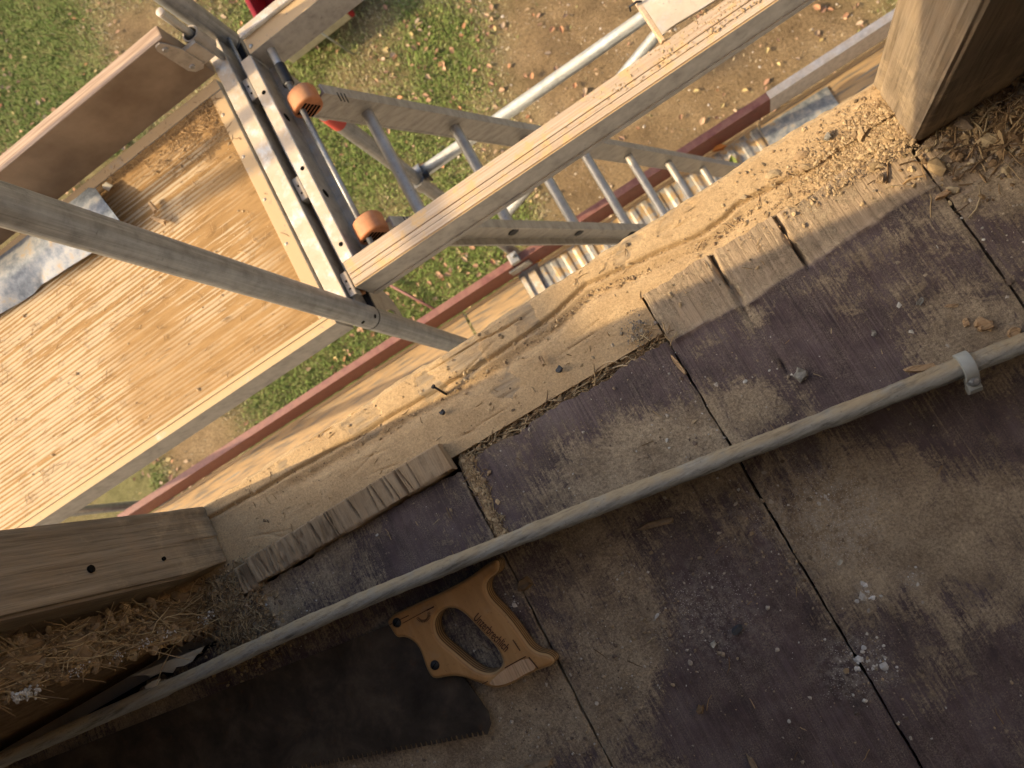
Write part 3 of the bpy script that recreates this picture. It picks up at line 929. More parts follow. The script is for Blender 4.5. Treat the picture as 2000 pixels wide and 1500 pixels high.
# peg hole in the left post: black disc painted in for its dark recess
pc = atX(180, 1110, -.5605)
mb = MB()
for r_, x_ in ((.0052, -.5604), (.0040, -.5600), (.0034, -.5596)):
    pass
mb.tube([(-.566, pc.y, pc.z), (-.5606, pc.y, pc.z)], [.0034, .0036], 16)
mb.build('peg_hole', MAT['black'], pl)
pc2 = atX(322, 1090, -.5605)
mb = MB().tube([(-.566, pc2.y, pc2.z), (-.5608, pc2.y, pc2.z)], [.002, .0022], 10)
mb.build('peg_hole', MAT['black'], pl)

# ------------------------------------------------------------------ clay wall panels beside the posts
def clay_panel(name, xe, xo, ya, yb, label, seed):
    """straw-clay panel; its broken edge is at xe"""
    sgn = 1 if xe > xo else -1
    zs = np.linspace(-.005, .75, 150); yy = np.linspace(ya, yb, 26)
    Zg, Yg = np.meshgrid(zs, yy, indexing='ij')
    dep = (fbm(Yg * 70, Zg * 45, 4, seed) - .5) * .028 + (vnoise(Yg * 300, Zg * 160, seed + 2) - .5) * .005
    Yj = Yg + (Yg == ya) * (fbm(Zg * 30, Zg * 0, 3, seed + 7) - .3) * .022
    mb = MB(); mb.grid(np.stack([xe + sgn * dep, Yj, Zg], -1))
    b = MB()
    ny = len(yy); o_ = 0
    # back slab
    x0, x1 = sorted((xo, xe - sgn * .012))
    mb.box(x0, x1, ya + .004, yb, -.005, 3.0 if xo < 0 else 1.2)
    o = mb.build(name, MAT['clay'], loc=((xe + xo) / 2, (ya + yb) / 2, 0), smooth=math.radians(60))
    return tag(o, label, 'wall')


cp = clay_panel('clay_wall', -.606, -2.2, .103, .150, 'broken straw clay wall panel behind the left post', 5)
cq = clay_panel('clay_wall', .352, .70, .108, .155, 'dark straw clay wall panel at the top right corner behind the post', 15)
# straw and lumps sticking out of the broken edges
def edge_straw(panel, xe, ya, yb, sgn, nst, nl, zmax):
    mb = MB(); cols = []
    for i in range(nst):
        z = rng.uniform(0, zmax) ; y = rng.uniform(ya + .004, yb - .004)
        L_ = rng.uniform(.015, .06)
        p = Vector((xe + sgn * rng.uniform(-.004, .009), y, z))
        # mostly run up and along the edge
        pts = []; d = Vector((sgn * rng.normal(.0, .2), rng.normal(0, .25), rng.choice([-1, 1]))).normalized()
        for q in range(4):
            pts.append(p.copy()); d = (d + Vector((rng.normal(0, .12), rng.normal(0, .25), rng.normal(0, .12)))).normalized(); p = p + d * L_ / 3
        r_ = rng.uniform(.00028, .0006)
        mb.tube(pts, [r_, r_, r_, r_ * .6], 4); cols.append((16, pick(PAL_STRAW)))
    for i in range(nl):
        z = rng.uniform(0, zmax); y = rng.uniform(ya, yb)
        m = crumb(mb, (xe + sgn * rng.uniform(-.006, .004), y, z), rng.choice([.001, .002, .0034, .006], p=[.45, .34, .17, .04]), .8, 1.4)
        cols.append((m, pick(PAL_STRAW[:3] + [(0.34, 0.235, 0.135), (0.40, 0.28, 0.16)])))
    o = colored(mb, 'straw_and_clay_crumbs', MAT['col'], cols, panel)
    o['kind'] = 'stuff'


edge_straw(cp, -.606, .103, .150, 1, 950, 2600, .50)
edge_straw(cq, .352, .108, .155, -1, 150, 700, .45)
# lime skin on the broken plaster edge
mb = MB(); cols = []
for px, py, s_ in ((445, 1182, .006), (430, 1190, .008), (415, 1198, .007), (400, 1210, .006), (460, 1180, .005), (60, 1352, .007), (45, 1358, .008), (330, 1238, .004), (280, 1258, .004), (230, 1280, .003), (150, 1312, .003)):
    q = atX(px, py, -.596)
    for t in range(26):
        m = crumb(mb, (q.x + rng.normal(0, .002), q.y + rng.normal(0, .0022), q.z + rng.normal(0, .005)), s_ * rng.uniform(.1, .32), .7)
        cols.append((m, pick([(0.55, 0.52, 0.47), (0.62, 0.58, 0.52), (0.45, 0.40, 0.33)])))
colored(mb, 'lime_skin', MAT['col'], cols, cp)
#@@PART3
# ------------------------------------------------------------------ scaffold
ZD = HC - 1.40                               # walking level of the upper bay
ZL = HC - 3.60                               # walking level of the bay below
XF = -.553                                   # line of the near frame
YI, YO = .596, 1.330                         # inner and outer standards
R48 = .02415
ROOT_G = ZG - .02


def frame_low(X, label, full):
    """one-lift frame with two standards, a slotted top rail and corner plates"""
    r = empty('tube_scaffold', (X, (YI + YO) / 2, ROOT_G), label, 'scaffold', 'scaffold frames')
    for y in (YI, YO):
        MB().tube([(X, y, ROOT_G), (X, y, ZD - .055)], R48, 24).build('standard', MAT['galv_dull'], r, smooth=math.radians(40))
        MB().tube([(X, y, ZD - .06), (X, y, ZD + .10)], .0195, 20).build('spigot', MAT['dark'], r, smooth=math.radians(40))
    if not full:
        MB().box(X - .03, X + .03, YI, YO, ZD - .06, ZD - .004).build('top_rail', MAT['galv_dull'], r, bevel=.002)
        return r
    # top rail: an open channel, its two walls with flanges and a dark slot between them
    MB().box(-.593, -.5575, YI + .035, YO - .02, ZD - .012, ZD - .001).build('flange', MAT['zinc'], r, bevel=.0015)
    MB().box(-.5575, -.5545, YI - .01, YO + .01, ZD - .062, ZD + .004).build('channel_wall', MAT['alu'], r, bevel=.0006)
    MB().box(-.5545, -.5335, YI + .0, YO + .02, ZD - .064, ZD - .058).build('channel_floor', MAT['dark'], r)
    # rods in the slot with steel end blocks
    for y0, y1 in ((.66, .86), (.90, 1.10), (1.19, 1.31)):
        MB().tube([(-.5395, y0, ZD - .022), (-.5395, y1, ZD - .022)], .0042, 12).build('slot_rod', MAT['galv_dull'], r, smooth=True)
    for y0 in (.635, .872, 1.135):
        b = MB().box(-.5525, -.535, y0, y0 + .055, ZD - .03, ZD - .006).build('locking_block', MAT['alu'], r, bevel=.003)
        for yy in (.016, .034):
            MB().tube([(-.544, y0 + yy, ZD - .0068), (-.544, y0 + yy, ZD - .0055)], .0024, 10).build('bolt', MAT['black'], b)
    # corner plates between standard and rail
    for y, s in ((YI, 1), (YO, -1)):
        cu = bpy.data.curves.new('corner_plate', 'CURVE'); cu.dimensions = '2D'; cu.fill_mode = 'BOTH'
        if s == 1:
            P = [(690, 556), (738, 560), (758, 580), (775, 602), (788, 624), (792, 634), (770, 634), (720, 620), (690, 610)]
            H_ = [(753, 606), (762, 604), (770, 608), (774, 617), (768, 619), (756, 615)]
            P = [atX(*q, XF + .004) for q in P]; H_ = [atX(*q, XF + .004) for q in H_]
            P = [(q.y, q.z) for q in P]; H_ = [(q.y, q.z) for q in H_]
        else:
            P = [(y - .02, ZD - .06), (y - .16, ZD - .06), (y - .14, ZD - .10), (y - .06, ZD - .21), (y - .02, ZD - .23)]
            H_ = [(y - .05, ZD - .13), (y - .08, ZD - .10), (y - .06, ZD - .16)]
        for pts in (P, H_):
            sp = cu.splines.new('POLY'); sp.points.add(len(pts) - 1); sp.use_cyclic_u = True
            for q, (a, b) in zip(sp.points, pts): q.co = (a, b, 0, 1)
        cu.extrude = .0022
        tmp = bpy.data.objects.new('tmp', cu); COL.objects.link(tmp)
        dg = bpy.context.evaluated_depsgraph_get()
        me = bpy.data.meshes.new_from_object(tmp.evaluated_get(dg))
        bpy.data.objects.remove(tmp)
        m2 = MB(); m2.add([(XF + .004 + v.co.z, v.co.x, v.co.y) for v in me.vertices], [tuple(p.vertices) for p in me.polygons])
        m2.build('corner_plate', MAT['alu'], r)
    return r


f1 = frame_low(XF, 'scaffold frame with the slotted dusty cross rail beside the ladder hatch', True)
f2 = frame_low(XF - 2.57, 'far left scaffold frame, only a short dark standard shows above the post', False)


def frame_up(X, label):
    r = empty('tube_scaffold', (X, (YI + YO) / 2, ZD), label, 'scaffold', 'scaffold frames')
    for y in (YI, YO):
        MB().tube([(X, y, ZD - .052), (X, y, ZD + 2.0)], R48, 28).build('standard', MAT['galv_dull'], r, smooth=math.radians(40))
    MB().box(X - .02, X + .02, YI + .026, YO - .026, ZD + 1.94, ZD + 1.99).build('top_rail', MAT['galv_dull'], r)
    return r


u1 = frame_up(XF, 'upper scaffold frame whose thick grey standard crosses the deck at the left')
c_ = Vector((XF, YI, ZD - .052))
mb = MB()
mb.tube([c_ + Vector((0, 0, -.002)), c_ + Vector((0, 0, .0015))], [R48 + .0006] * 2, 28).build('collar', MAT['dark'], u1, smooth=math.radians(40))
for a, z_ in ((-.55, .02), (-1.35, .055)):
    q = Vector((XF + math.cos(a) * R48, YI + math.sin(a) * R48, c_.z + z_))
    d_ = Vector((math.cos(a), math.sin(a), 0))
    MB().tube([q - d_ * .002, q + d_ * .0006], .0042, 12).build('pin_hole', MAT['black'], u1)
u2 = frame_up(XF - 2.57, 'upper scaffold frame standing beyond the left picture edge')


MB().box(XF - 2.57 - .02, XF - 2.57 + .02, .36, .66, 2.07, 2.12).build('sill_shade_blocker', MAT['toe'], u2)  # unseen blocker added to dim the middle of the sill
MB().tube([(XF - 2.57, YI + .085, ZD + 1.9), (XF - 2.57, YI + .085, 2.4)], R48, 20).build('standard', MAT['galv_dull'], u2, smooth=math.radians(40))

# guard rails of the upper bay throw the two grey bands on the deck
for zz, nm in ((.5, 'lower'), (1.0, 'upper')):
    o = MB().tube([(XF - 2.57, 1.29, ZD + zz), (XF, 1.29, ZD + zz)], .0165, 16).build('guard_rail', MAT['galv_rail'], loc=(XF - 1.28, 1.29, ZD + zz), smooth=True)
    tag(o, '%s guard rail of the upper bay, above the brown toe board' % nm, 'guard rail', 'guard rails')

# --- ribbed deck of the left bay
DK = empty('scaffold_deck', (-1.8, .92, ZD - .07), 'scaffold deck with ribbed boards under orange sawdust, left of the cross rail', 'deck')
xs = np.linspace(-3.05, -.630, 210); ys = np.linspace(.632, 1.205, 480)
X, Y = np.meshgrid(xs, ys, indexing='ij')
ribp = .5 + .5 * np.cos(2 * np.pi * (Y - .632) / .0102)
wornx = sstep(-.632, -.74, X + .03 * (vnoise(Y * 60, Y * 0, 5) - .5) * 2)
fill = np.clip(fbm(X * 5, Y * 14, 4, 40) * 1.5 - .35, 0, 1)
Zd = ZD - .008 + .0017 * ribp * (1 - .75 * fill) + .0018 * fill + (fbm(X * 60, Y * 60, 3, 2) - .5) * .0012
Zd = Zd + .004 * sstep(1.15, 1.205, Y) * fbm(X * 30, Y * 30, 3, 6)
mb = MB(); mb.grid(np.stack([X, Y, Zd], -1))
mb.build('board_panel', MAT['deck'], DK, smooth=True, attrs={'rib': (ribp * (1 - .6 * fill)).ravel(), 'worn': (wornx * sstep(1.20, 1.10, Y) * (.35 + .65 * sstep(.30, .55, fbm(X * 3, Y * 5, 3, 77)))).ravel()})
MB().box(-3.05, -.601, .604, .632, ZD - .075, ZD - .001).build('side_rail', MAT['alu_dusty'], DK, bevel=.002)
MB().box(-3.05, -.601, .622, .6245, ZD - .0005, ZD + .0025).build('rail_lip', MAT['alu_dusty'], DK)
MB().box(-3.05, -.601, 1.205, 1.232, ZD - .075, ZD - .001).build('side_rail', MAT['alu_dusty'], DK, bevel=.002)
MB().box(-.632, -.601, .633, 1.204, ZD - .03, ZD - .003).build('end_strip', MAT['alu_dusty'], DK, bevel=.0012)
for y in np.linspace(.70, 1.15, 5):
    MB().tube([(-.624, y, ZD - .004), (-.624, y, ZD - .0012)], [.0045, .003], 12).build('rivet', MAT['zinc'], DK, smooth=True)

# curled strip of sheet metal lying on the deck
lo = [(-120, 680), (-60, 648), (0, 612), (40, 588), (68, 572), (82, 556), (100, 545), (150, 512), (200, 482), (247, 449)]
up = [(-120, 585), (-60, 545), (0, 500), (40, 470), (75, 444), (100, 424), (120, 408), (150, 385), (172, 366), (186, 368)]
nv = 13
P = np.zeros((10, nv, 3))
for i in range(10):
    t = i / 9
    for j in range(nv):
        s = j / (nv - 1)
        px = lo[i][0] * (1 - s) + up[i][0] * s; py = lo[i][1] * (1 - s) + up[i][1] * s
        hgt = .004 + .022 * math.sin(s * 2.4) + (.018 * (t ** 3) * (1 - .3 * s)) + .006 * math.sin(t * 9 + s)
        q = at(px, py, 1.40 - hgt)
        P[i, j] = q
import copy as _c
# refine by linear subdivision for a smooth curl
P2 = np.zeros((37, nv, 3))
for i in range(37):
    t = i / 4; a = min(int(t), 8); f = t - a
    P2[i] = P[a] * (1 - f) + P[a + 1] * f
P2[..., 2] += (vnoise(P2[..., 0] * 14, P2[..., 1] * 14, 3) - .5) * .010
mb = MB(); mb.grid(P2); mb.grid((P2 - np.array([0, 0, .0012]))[:, ::-1])
sm = mb.build('sheet_metal_strip', MAT['sheet'], loc=(-1.2, 1.12, ZD), smooth=True)
tag(sm, 'curled strip of stained sheet metal lying on the ribbed deck', 'sheet metal')
q = at(210, 365, 1.39)
mb = MB(); crumb(mb, (q.x, q.y, q.z), .009, .6, 1.4)
tag(mb.build('paper_scrap', MAT['paper'], loc=q[:]), 'small crumpled white scrap beside the curled sheet metal', 'scrap')
# splinters and shavings on the deck
for i, (px, py, L_, a) in enumerate(((312, 430, .045, .9), (300, 405, .03, 1.4))):
    q = at(px, py, 1.395)
    mb = MB(); u = Vector((math.cos(a), -math.sin(a), 0)); v = Vector((math.sin(a), math.cos(a), 0))
    mb.prism([(-L_ / 2, -.003), (L_ / 2, -.007), (L_ / 2 * .8, .001), (L_ / 2, .006), (-L_ / 2, .003)], lambda p: q + u * p[0] + v * p[1], lambda p: q + u * p[0] * .9 + v * p[1] * .7 + Vector((0, 0, .006)))
    tag(mb.build('wood_chip', MAT['chip'], loc=q[:]), ['long pale wood splinter on the ribbed deck', 'thin pale wood splinter next to the long one on the ribbed deck'][i], 'wood chip', 'wood chips')
mb = MB(); cols = []
for i in range(2600):
    x = rng.uniform(-1.5, -.61)
    y = 1.232 - abs(rng.normal(0, .035)) if rng.uniform() < .55 else rng.uniform(.62, 1.2)
    near = rng.uniform() < .3
    if near:
        x = -.63 - abs(rng.normal(0, .09)); y = 1.2 - abs(rng.normal(0, .06))
    z = ZD - .005
    if rng.uniform() < .35:
        cols.append((straw(mb, (x, y, z + .003), rng.uniform(.008, .028), .0007, bend=.5), pick([(0.22, 0.14, 0.07), (0.40, 0.26, 0.13), (0.50, 0.33, 0.16)])))
    else:
        cols.append((crumb(mb, (x, y, z), rng.choice([.0009, .0014, .0022, .004], p=[.55, .34, .10, .01]), .7, 1.3), pick(PAL_DUST + [(0.16, 0.12, 0.085)] * int(y > 1.16))))
for i in range(1300):
    x = rng.normal(.6, .28); y = rng.uniform(.66, .702)
    if x > .95 or x < -.1: continue
    cols.append((crumb(mb, (x, y, ZD + .004), rng.choice([.0010, .0016, .0028], p=[.5, .4, .1]), .7, 1.4), pick(PAL_DUST)))
for i in range(500):
    y = rng.uniform(.65, .98); x = rng.uniform(-.553, -.535)
    cols.append((crumb(mb, (x, y, ZD - .054), rng.uniform(.003, .008), .8), pick([(0.35, 0.16, 0.08), (0.42, 0.22, 0.11), (0.30, 0.2, 0.12)])))
tag(colored(mb, 'deck_sawdust', MAT['col'], cols), 'loose sawdust crumbs and fibres lying along the deck edges', 'sawdust', kind='stuff')

# --- brown toe board with its steel end fitting
TB = empty('toe_board', (-1.8, 1.255, ZD), 'brown plywood toe board with steel end fitting, standing on the upper deck', 'toe board')
MB().box(-3.1, -.592, 1.238, 1.270, ZD + .002, ZD + .165).build('board', MAT['toe'], TB, bevel=.0035)
pts = [(-.030, .150), (-.024, .161), (-.012, .162), (-.006, .150), (.004, .114), (.006, .050), (-.006, .040), (-.022, .046), (-.030, .062)]
fit = MB().prism([(-.592 + a, ZD + b) for a, b in pts], lambda p: (p[0], 1.2375, p[1]), lambda p: (p[0], 1.2335, p[1])).build('end_plate', MAT['alu'], TB, bevel=.001)
for a, b in ((-.017, .141), (-.016, .064)):
    MB().tube([(-.592 + a, 1.234, ZD + b), (-.592 + a, 1.2310, ZD + b)], [.0068, .0055], 14).build('bolt_head', MAT['galv_dull'], fit, smooth=math.radians(40))
# sleeve that drops over the pin
n_ = 20
mb = MB()
for r0, r1 in ((.019, .0155),):
    vs = []; fs = []
    for z in (ZD + .045, ZD + .105):
        for r_ in (r0, r1):
            for k_ in range(n_):
                a = 2 * math.pi * k_ / n_
                vs.append((-.562 + r_ * math.cos(a), 1.262 + r_ * math.sin(a) * .9, z))
    for k_ in range(n_):
        k2 = (k_ + 1) % n_
        fs += [(k_, k2, 2 * n_ + k2, 2 * n_ + k_), (n_ + k2, n_ + k_, 3 * n_ + k_, 3 * n_ + k2), (2 * n_ + k_, 2 * n_ + k2, 3 * n_ + k2, 3 * n_ + k_), (k2, k_, n_ + k_, n_ + k2)]
    mb.add(vs, fs)
mb.box(-.592, -.560, 1.236, 1.246, ZD + .045, ZD + .105)
mb.build('pin_sleeve', MAT['alu'], TB, smooth=math.radians(40))
p_ = MB().tube([(-.562, 1.263, ZD - .02), (-.562, 1.263, ZD + .185)], .0085, 16).build('toe_board_pin', MAT['galv'], TB, smooth=math.radians(40))
MB().tube([(-.562, 1.263, ZD + .185), (-.562, 1.263, ZD + .190), (-.562, 1.263, ZD + .193)], [.0088, .0088, .004], 16).build('pin_cap', MAT['white'], p_, smooth=math.radians(40))

# --- hatch deck of the right bay
HD = empty('hatch_deck', (.5, .93, ZD - .09), 'hatch deck with open ladder hole, two dusty beams and an aluminium panel', 'deck')
bi = MB().box(-.531, 2.0, .645, .703, ZD - .085, ZD - .001).build('inner_beam', MAT['alu_dusty'], HD, bevel=.002)
k_m = NT('layered_plywood_edge')
c = k_m.ramp(k_m.noise(1, 4, 0.6, k_m.map((4, 420, 80))), [(0.3, (0.36, 0.25, 0.165)), (0.5, (0.47, 0.36, 0.255)), (0.7, (0.53, 0.435, 0.335))])
c = k_m.mix(k_m.ramp(k_m.noise(30, 5, 0.7), [(0.5, 0.0), (0.62, 0.9)]), c, (0.55, 0.37, 0.18))
c = k_m.mix(0.6, c, k_m.ramp(k_m.noise(330, 2, 0.8), [(0.28, 0.35), (0.37, 1.0)]), 'MULTIPLY')
MAT['plyedge'] = k_m.out(c, 0.85, k_m.bump(k_m.noise(1, 3, 0.6, k_m.map((6, 600, 80))), 0.5, 0.001), spec=0.2)
MB().box(-.529, 2.0, .6735, .701, ZD - .0006, ZD + .004).build('plywood_edge', MAT['plyedge'], bi, bevel=.001)
MB().box(-.529, 2.0, .6625, .6722, ZD - .0006, ZD + .0028).build('beam_lip', MAT['plyedge'], bi)
MB().box(-.529, 2.0, .648, .6615, ZD - .0006, ZD + .0020).build('beam_lip', MAT['plyedge'], bi)
MB().box(-.525, 2.0, .6425, .645, ZD - .083, ZD - .068).build('beam_foot', MAT['alu'], bi)
bo = MB().box(-.505, 2.0, 1.226, 1.284, ZD - .085, ZD - .001).build('outer_beam', MAT['alu_dusty'], HD, bevel=.002)
MB().box(-.505, 2.0, 1.262, 1.282, ZD - .0006, ZD + .012).build('beam_lip', MAT['zinc'], bo, bevel=.004)
for x_, y_ in ((-.495, 1.24), (-.30, 1.255)):
    MB().tube([(x_, y_, ZD - .001), (x_, y_, ZD + .002)], [.005, .0035], 12).build('rivet', MAT['galv'], bo, smooth=True)
ep = MB().box(-.5325, -.5065, .704, 1.2255, ZD - .008, ZD - .001).build('end_flange', MAT['zinc'], HD, bevel=.001)
MB().box(-.5095, -.5065, .704, 1.2255, ZD - .075, ZD - .008).build('end_web', MAT['alu'], HD)
MB().box(-.5065, -.490, .704, 1.2255, ZD - .078, ZD - .072).build('end_foot', MAT['alu'], HD)
for y_ in (.74, .93, 1.13):
    MB().tube([(-.5165, y_, ZD - .002), (-.5165, y_, ZD - .0004)], .0048, 14).build('bolt_hole', MAT['black'], ep)
for y_ in (.87, 1.07):
    MB().tube([(-.5066, y_, ZD - .03), (-.5060, y_, ZD - .03)], .010, 16).build('slot_hole', MAT['black'], HD)
# panel beyond the hatch hole, a little bent at its corner
xs = np.linspace(.207, 2.0, 60); ys = np.linspace(.700, 1.222, 26)
X, Y = np.meshgrid(xs, ys, indexing='ij')
Zp = ZD + .012 + (vnoise(X * 9, Y * 9, 4) - .5) * .012 + .012 * np.exp(-((X - .21) / .05) ** 2 - ((Y - .71) / .05) ** 2)
Yp = Y + .012 * np.exp(-((Y - .70) / .01) ** 2) * (vnoise(X * 12, X * 0, 9) - .2)
Pp = np.stack([X, Yp, Zp], -1)
mb = MB(); mb.grid(Pp); mb.grid((Pp - np.array([0, 0, .006]))[:, ::-1])
MAT['panel'] = m_metal('dusty_checker_panel', (0.55, 0.53, 0.49), 0.5, 0.5, 0.35, dcol=(0.55, 0.43, 0.28))
MAT['panel'] = MAT['panel']
pn = mb.build('panel', MAT['panel'], HD, smooth=True)
MB().box(.200, .2075, .700, 1.222, ZD - .012, ZD + .012).build('panel_edge', MAT['plyedge'], HD, bevel=.001)
q = at(1243, 6, 1.385)
MB().tube([q + Vector((-.014, 0, -.01)), q + Vector((-.014, 0, .004)), q + Vector((.0, -.004, .010)), q + Vector((.008, -.004, .002))], .0022, 8).build('latch_hook', MAT['dark'], pn, smooth=True)

# ladder rod with black sleeve
LR = empty('ladder_rod', (-.468, .93, ZD - .03), 'steel rod with a black sleeve from which the ladder hangs', 'rod')
zr = ZD - .030
MB().tube([(-.468, .70, zr), (-.468, 1.13, zr)], .0062, 16).build('bar', MAT['galv_dull'], LR, smooth=True)
MB().tube([(-.468, 1.13, zr), (-.468, 1.226, zr)], .0095, 16).build('bar_end', MAT['galv'], LR, smooth=math.radians(40))
MB().tube([(-.468, 1.132, zr), (-.468, 1.182, zr)], .0125, 18).build('sleeve', MAT['dark'], LR, smooth=math.radians(40))

# --- ladder
LT = (-.462, ZD - .032); LB = (.48, ZL + .02)                 # (x, z) of its top and foot
LD = empty('ladder', (LB[0], .915, LB[1]), 'aluminium ladder with orange end caps leading down through the hatch', 'ladder')
ld = Vector((LB[0] - LT[0], 0, LB[1] - LT[1])); LL = ld.length; ld.normalize()
nrm = Vector((-ld.z, 0, ld.x))                                 # across the rail's depth, upward
def lp(s, y, k=0.0): return Vector((LT[0], y, LT[1])) + ld * s + nrm * k
YR = (.752, 1.082)
for y, s_ in zip(YR, (-1, 1)):
    mb = MB()
    a, b = .036, LL
    c = (lp(a, y) + lp(b, y)) / 2
    mb.obox(c, ld, (0, 1, 0), nrm, (b - a) / 2, .0035, .034)
    for kk in (-.034, .034):
        mb.obox(c + nrm * kk - Vector((0, s_ * -.008, 0)), ld, (0, 1, 0), nrm, (b - a) / 2, .0125, .003)
    mb.build('rail', MAT['ladder'], LD, bevel=.001)
for i in range(8):
    s = .185 + i * .30
    if s > LL - .08: break
    mb = MB(); mb.tube([lp(s, YR[0] + .004), lp(s, YR[1] - .004)], .0145, 14)
    rg = mb.build('rung', MAT['ladder'], LD, smooth=math.radians(40))
    for y, sg in ((YR[0], -1), (YR[1], 1)):
        mb = MB(); mb.tube([lp(s, y + sg * .004), lp(s, y + sg * .0065)], [.016, .013], 16)
        mb.build('rung_end', MAT['dark'], rg, smooth=math.radians(40))
for y in YR:
    # orange hook cap over the rod
    mb = MB()
    n_ = 22
    pr_ = []
    for k_ in range(n_):
        a = 2 * math.pi * k_ / n_
        rx = .040 if math.cos(a) > 0 else .026
        pr_.append((math.cos(a) * rx, math.sin(a) * .034))
    base_c = Vector((-.466, y, zr + .004))
    mb.prism(pr_, lambda p: base_c + ld * (p[0] + .01) + nrm * (p[1] + .004) + Vector((0, -.021, 0)), lambda p: base_c + ld * (p[0] + .01) + nrm * (p[1] + .004) + Vector((0, .021, 0)))
    cap = mb.build('end_cap', MAT['orange'], LD, bevel=.006, seg=3, smooth=math.radians(50))
    for k_ in range(5):
        sx = -.012 + k_ * .009
        MB().obox(base_c + ld * (sx + .012) + nrm * .0 + Vector((0, -.0213, 0)), nrm, (0, 1, 0), ld, .017, .0007, .0026).build('cap_slot', MAT['black'], cap)
    for k_ in range(3):
        MB().obox(lp(.075 + k_ * .010, y - .008, .0372), (0, 1, 0), ld, nrm, .012, .0014, .0006).build('rail_groove', MAT['dark'], LD)

# red sleeve on the outer standard
MB().tube([(XF, YO, HC - 1.86), (XF, YO, HC - 1.93)], R48 + .001, 24).build('red_sleeve', MAT['redspot'], f1, smooth=math.radians(40))

# --- guard rails, brace and couplers of the bay below
def rail(z, y, label, x0=XF - 2.57, x1=3.2, r=.0215):
    o = MB().tube([(x0, y, z), (x1, y, z)], r, 18).build('guard_rail', MAT['galv_rail'], loc=((x0 + x1) / 2, y, z), smooth=True)
    return tag(o, label, 'guard rail', 'guard rails')


rail(HC - 2.46, 1.345, 'pale galvanised guard rail passing behind the top of the ladder', XF - .02)
rail(HC - 2.96, 1.345, 'lower galvanised guard rail running just below the hatch beam', XF - .02)
br = empty('scaffold_brace', (-.44, 1.375, HC - 3.3), 'slanting galvanised brace with an orange red tip behind the ladder', 'brace')
A_ = Vector((-.46, 1.378, HC - 3.25)); B_ = Vector((.40, 1.378, HC - 2.66)); d_ = (B_ - A_)
MB().tube([A_, A_ + d_ * .40], .0205, 18).build('tube', MAT['galv_rail'], br, smooth=math.radians(40))
MB().tube([A_ + d_ * .40, A_ + d_ * .46], .0215, 18).build('painted_band', MAT['redspot'], br, smooth=math.radians(40))
MB().tube([A_ + d_ * .46, A_ + d_ * 1.9], .0205, 18).build('tube', MAT['galv_rail'], br, smooth=math.radians(40))
for D_ in (2.47, 2.97):
    c = empty('tube_coupler', (XF, YO, HC - D_), ['coupler clamping the upper guard rail to the outer standard', 'coupler under the hatch beam where the lower guard rail meets the standard'][int(D_ > 2.5)], 'coupler', 'scaffold couplers')
    MB().tube([(XF, YO, HC - D_ - .03), (XF, YO, HC - D_ + .03)], R48 + .007, 18).build('clamp_half', MAT['galv_dull'], c, smooth=math.radians(40))
    MB().tube([(XF - .03, 1.347, HC - D_ + .012), (XF + .035, 1.347, HC - D_ + .012)], .031, 18).build('clamp_half', MAT['galv_dull'], c, smooth=math.radians(40))
    for s_ in (-1, 1):
        MB().tube([(XF + .04 * s_, YO - .012, HC - D_ - .02), (XF + .04 * s_, YO - .012, HC - D_ + .045)], .006, 8).build('clamp_bolt', MAT['dark'], c, smooth=True)
        MB().box(XF + .04 * s_ - .011, XF + .04 * s_ + .011, YO - .024, YO, HC - D_ + .024, HC - D_ + .036).build('clamp_nut', MAT['dark'], c, bevel=.002)

# --- decks of the bay below
def low_deck(name, x0, x1, mat, label, ribs):
    r = empty(name, ((x0 + x1) / 2, .95, ZL - .06), label, 'deck', 'decks of the lower bay')
    for y0, y1 in ((.63, .925), (.935, 1.232)):
        xs = np.linspace(x0, x1, int((x1 - x0) / .006) if ribs else 120); ys = np.linspace(y0 + .016, y1 - .016, 18)
        X, Y = np.meshgrid(xs, ys, indexing='ij')
        if ribs:
            prof = sstep(-.2, .5, np.sin(2 * np.pi * X / .062)) * sstep(y0 + .018, y0 + .035, Y) * sstep(y1 - .018, y1 - .035, Y)
            Zl = ZL - .004 + .008 * prof
        else:
            Zl = ZL - .004 + (fbm(X * 8, Y * 12, 3, 50) - .5) * .006
        mb = MB(); mb.grid(np.stack([X, Y, Zl], -1))
        mb.build('plank_face', mat, r, smooth=math.radians(40))
        MB().box(x0, x1, y0, y0 + .016, ZL - .06, ZL).build('plank_edge', MAT['alu_dusty'], r, bevel=.002)
        MB().box(x0, x1, y1 - .016, y1, ZL - .06, ZL).build('plank_edge', MAT['alu_dusty'], r, bevel=.002)
    return r


low_deck('lower_deck', -3.05, -.93, MAT['deck2'], 'dusty plank deck far below at the lower left behind the red toe board', False)
low_deck('lower_deck', -.915, -.60, MAT['deck2'], 'short dusty plank piece below the thick standard', False)
low_deck('lower_deck', -.49, .66, MAT['plank'], 'cross ribbed galvanised planks below the ladder foot', True)
low_deck('lower_deck', .672, 2.6, MAT['deck2'], 'sawdust striped deck below the white part of the toe board', False)
MB_ = MB().box(-.60, -.49, .62, 1.30, ZL - .06, ZL - .02)
MB_.build('lower_rail', MAT['galv_dull'], f1, bevel=.002)
for x0_, x1_ in ((-.598, -.575), (-.555, -.515)):
    MB().box(x0_, x1_, .63, 1.22, ZL - .02, ZL - .004).build('lower_flange', MAT['zinc'], f1, bevel=.001)
o = MB()
xs = np.linspace(.66, .98, 20); ys = np.linspace(1.03, 1.20, 12)
X, Y = np.meshgrid(xs, ys, indexing='ij')
Zs = ZL + .006 + (vnoise(X * 14, Y * 14, 8) - .5) * .008
o.grid(np.stack([X, Y, Zs], -1)); o.grid(np.stack([X, Y, Zs - .0015], -1)[:, ::-1])
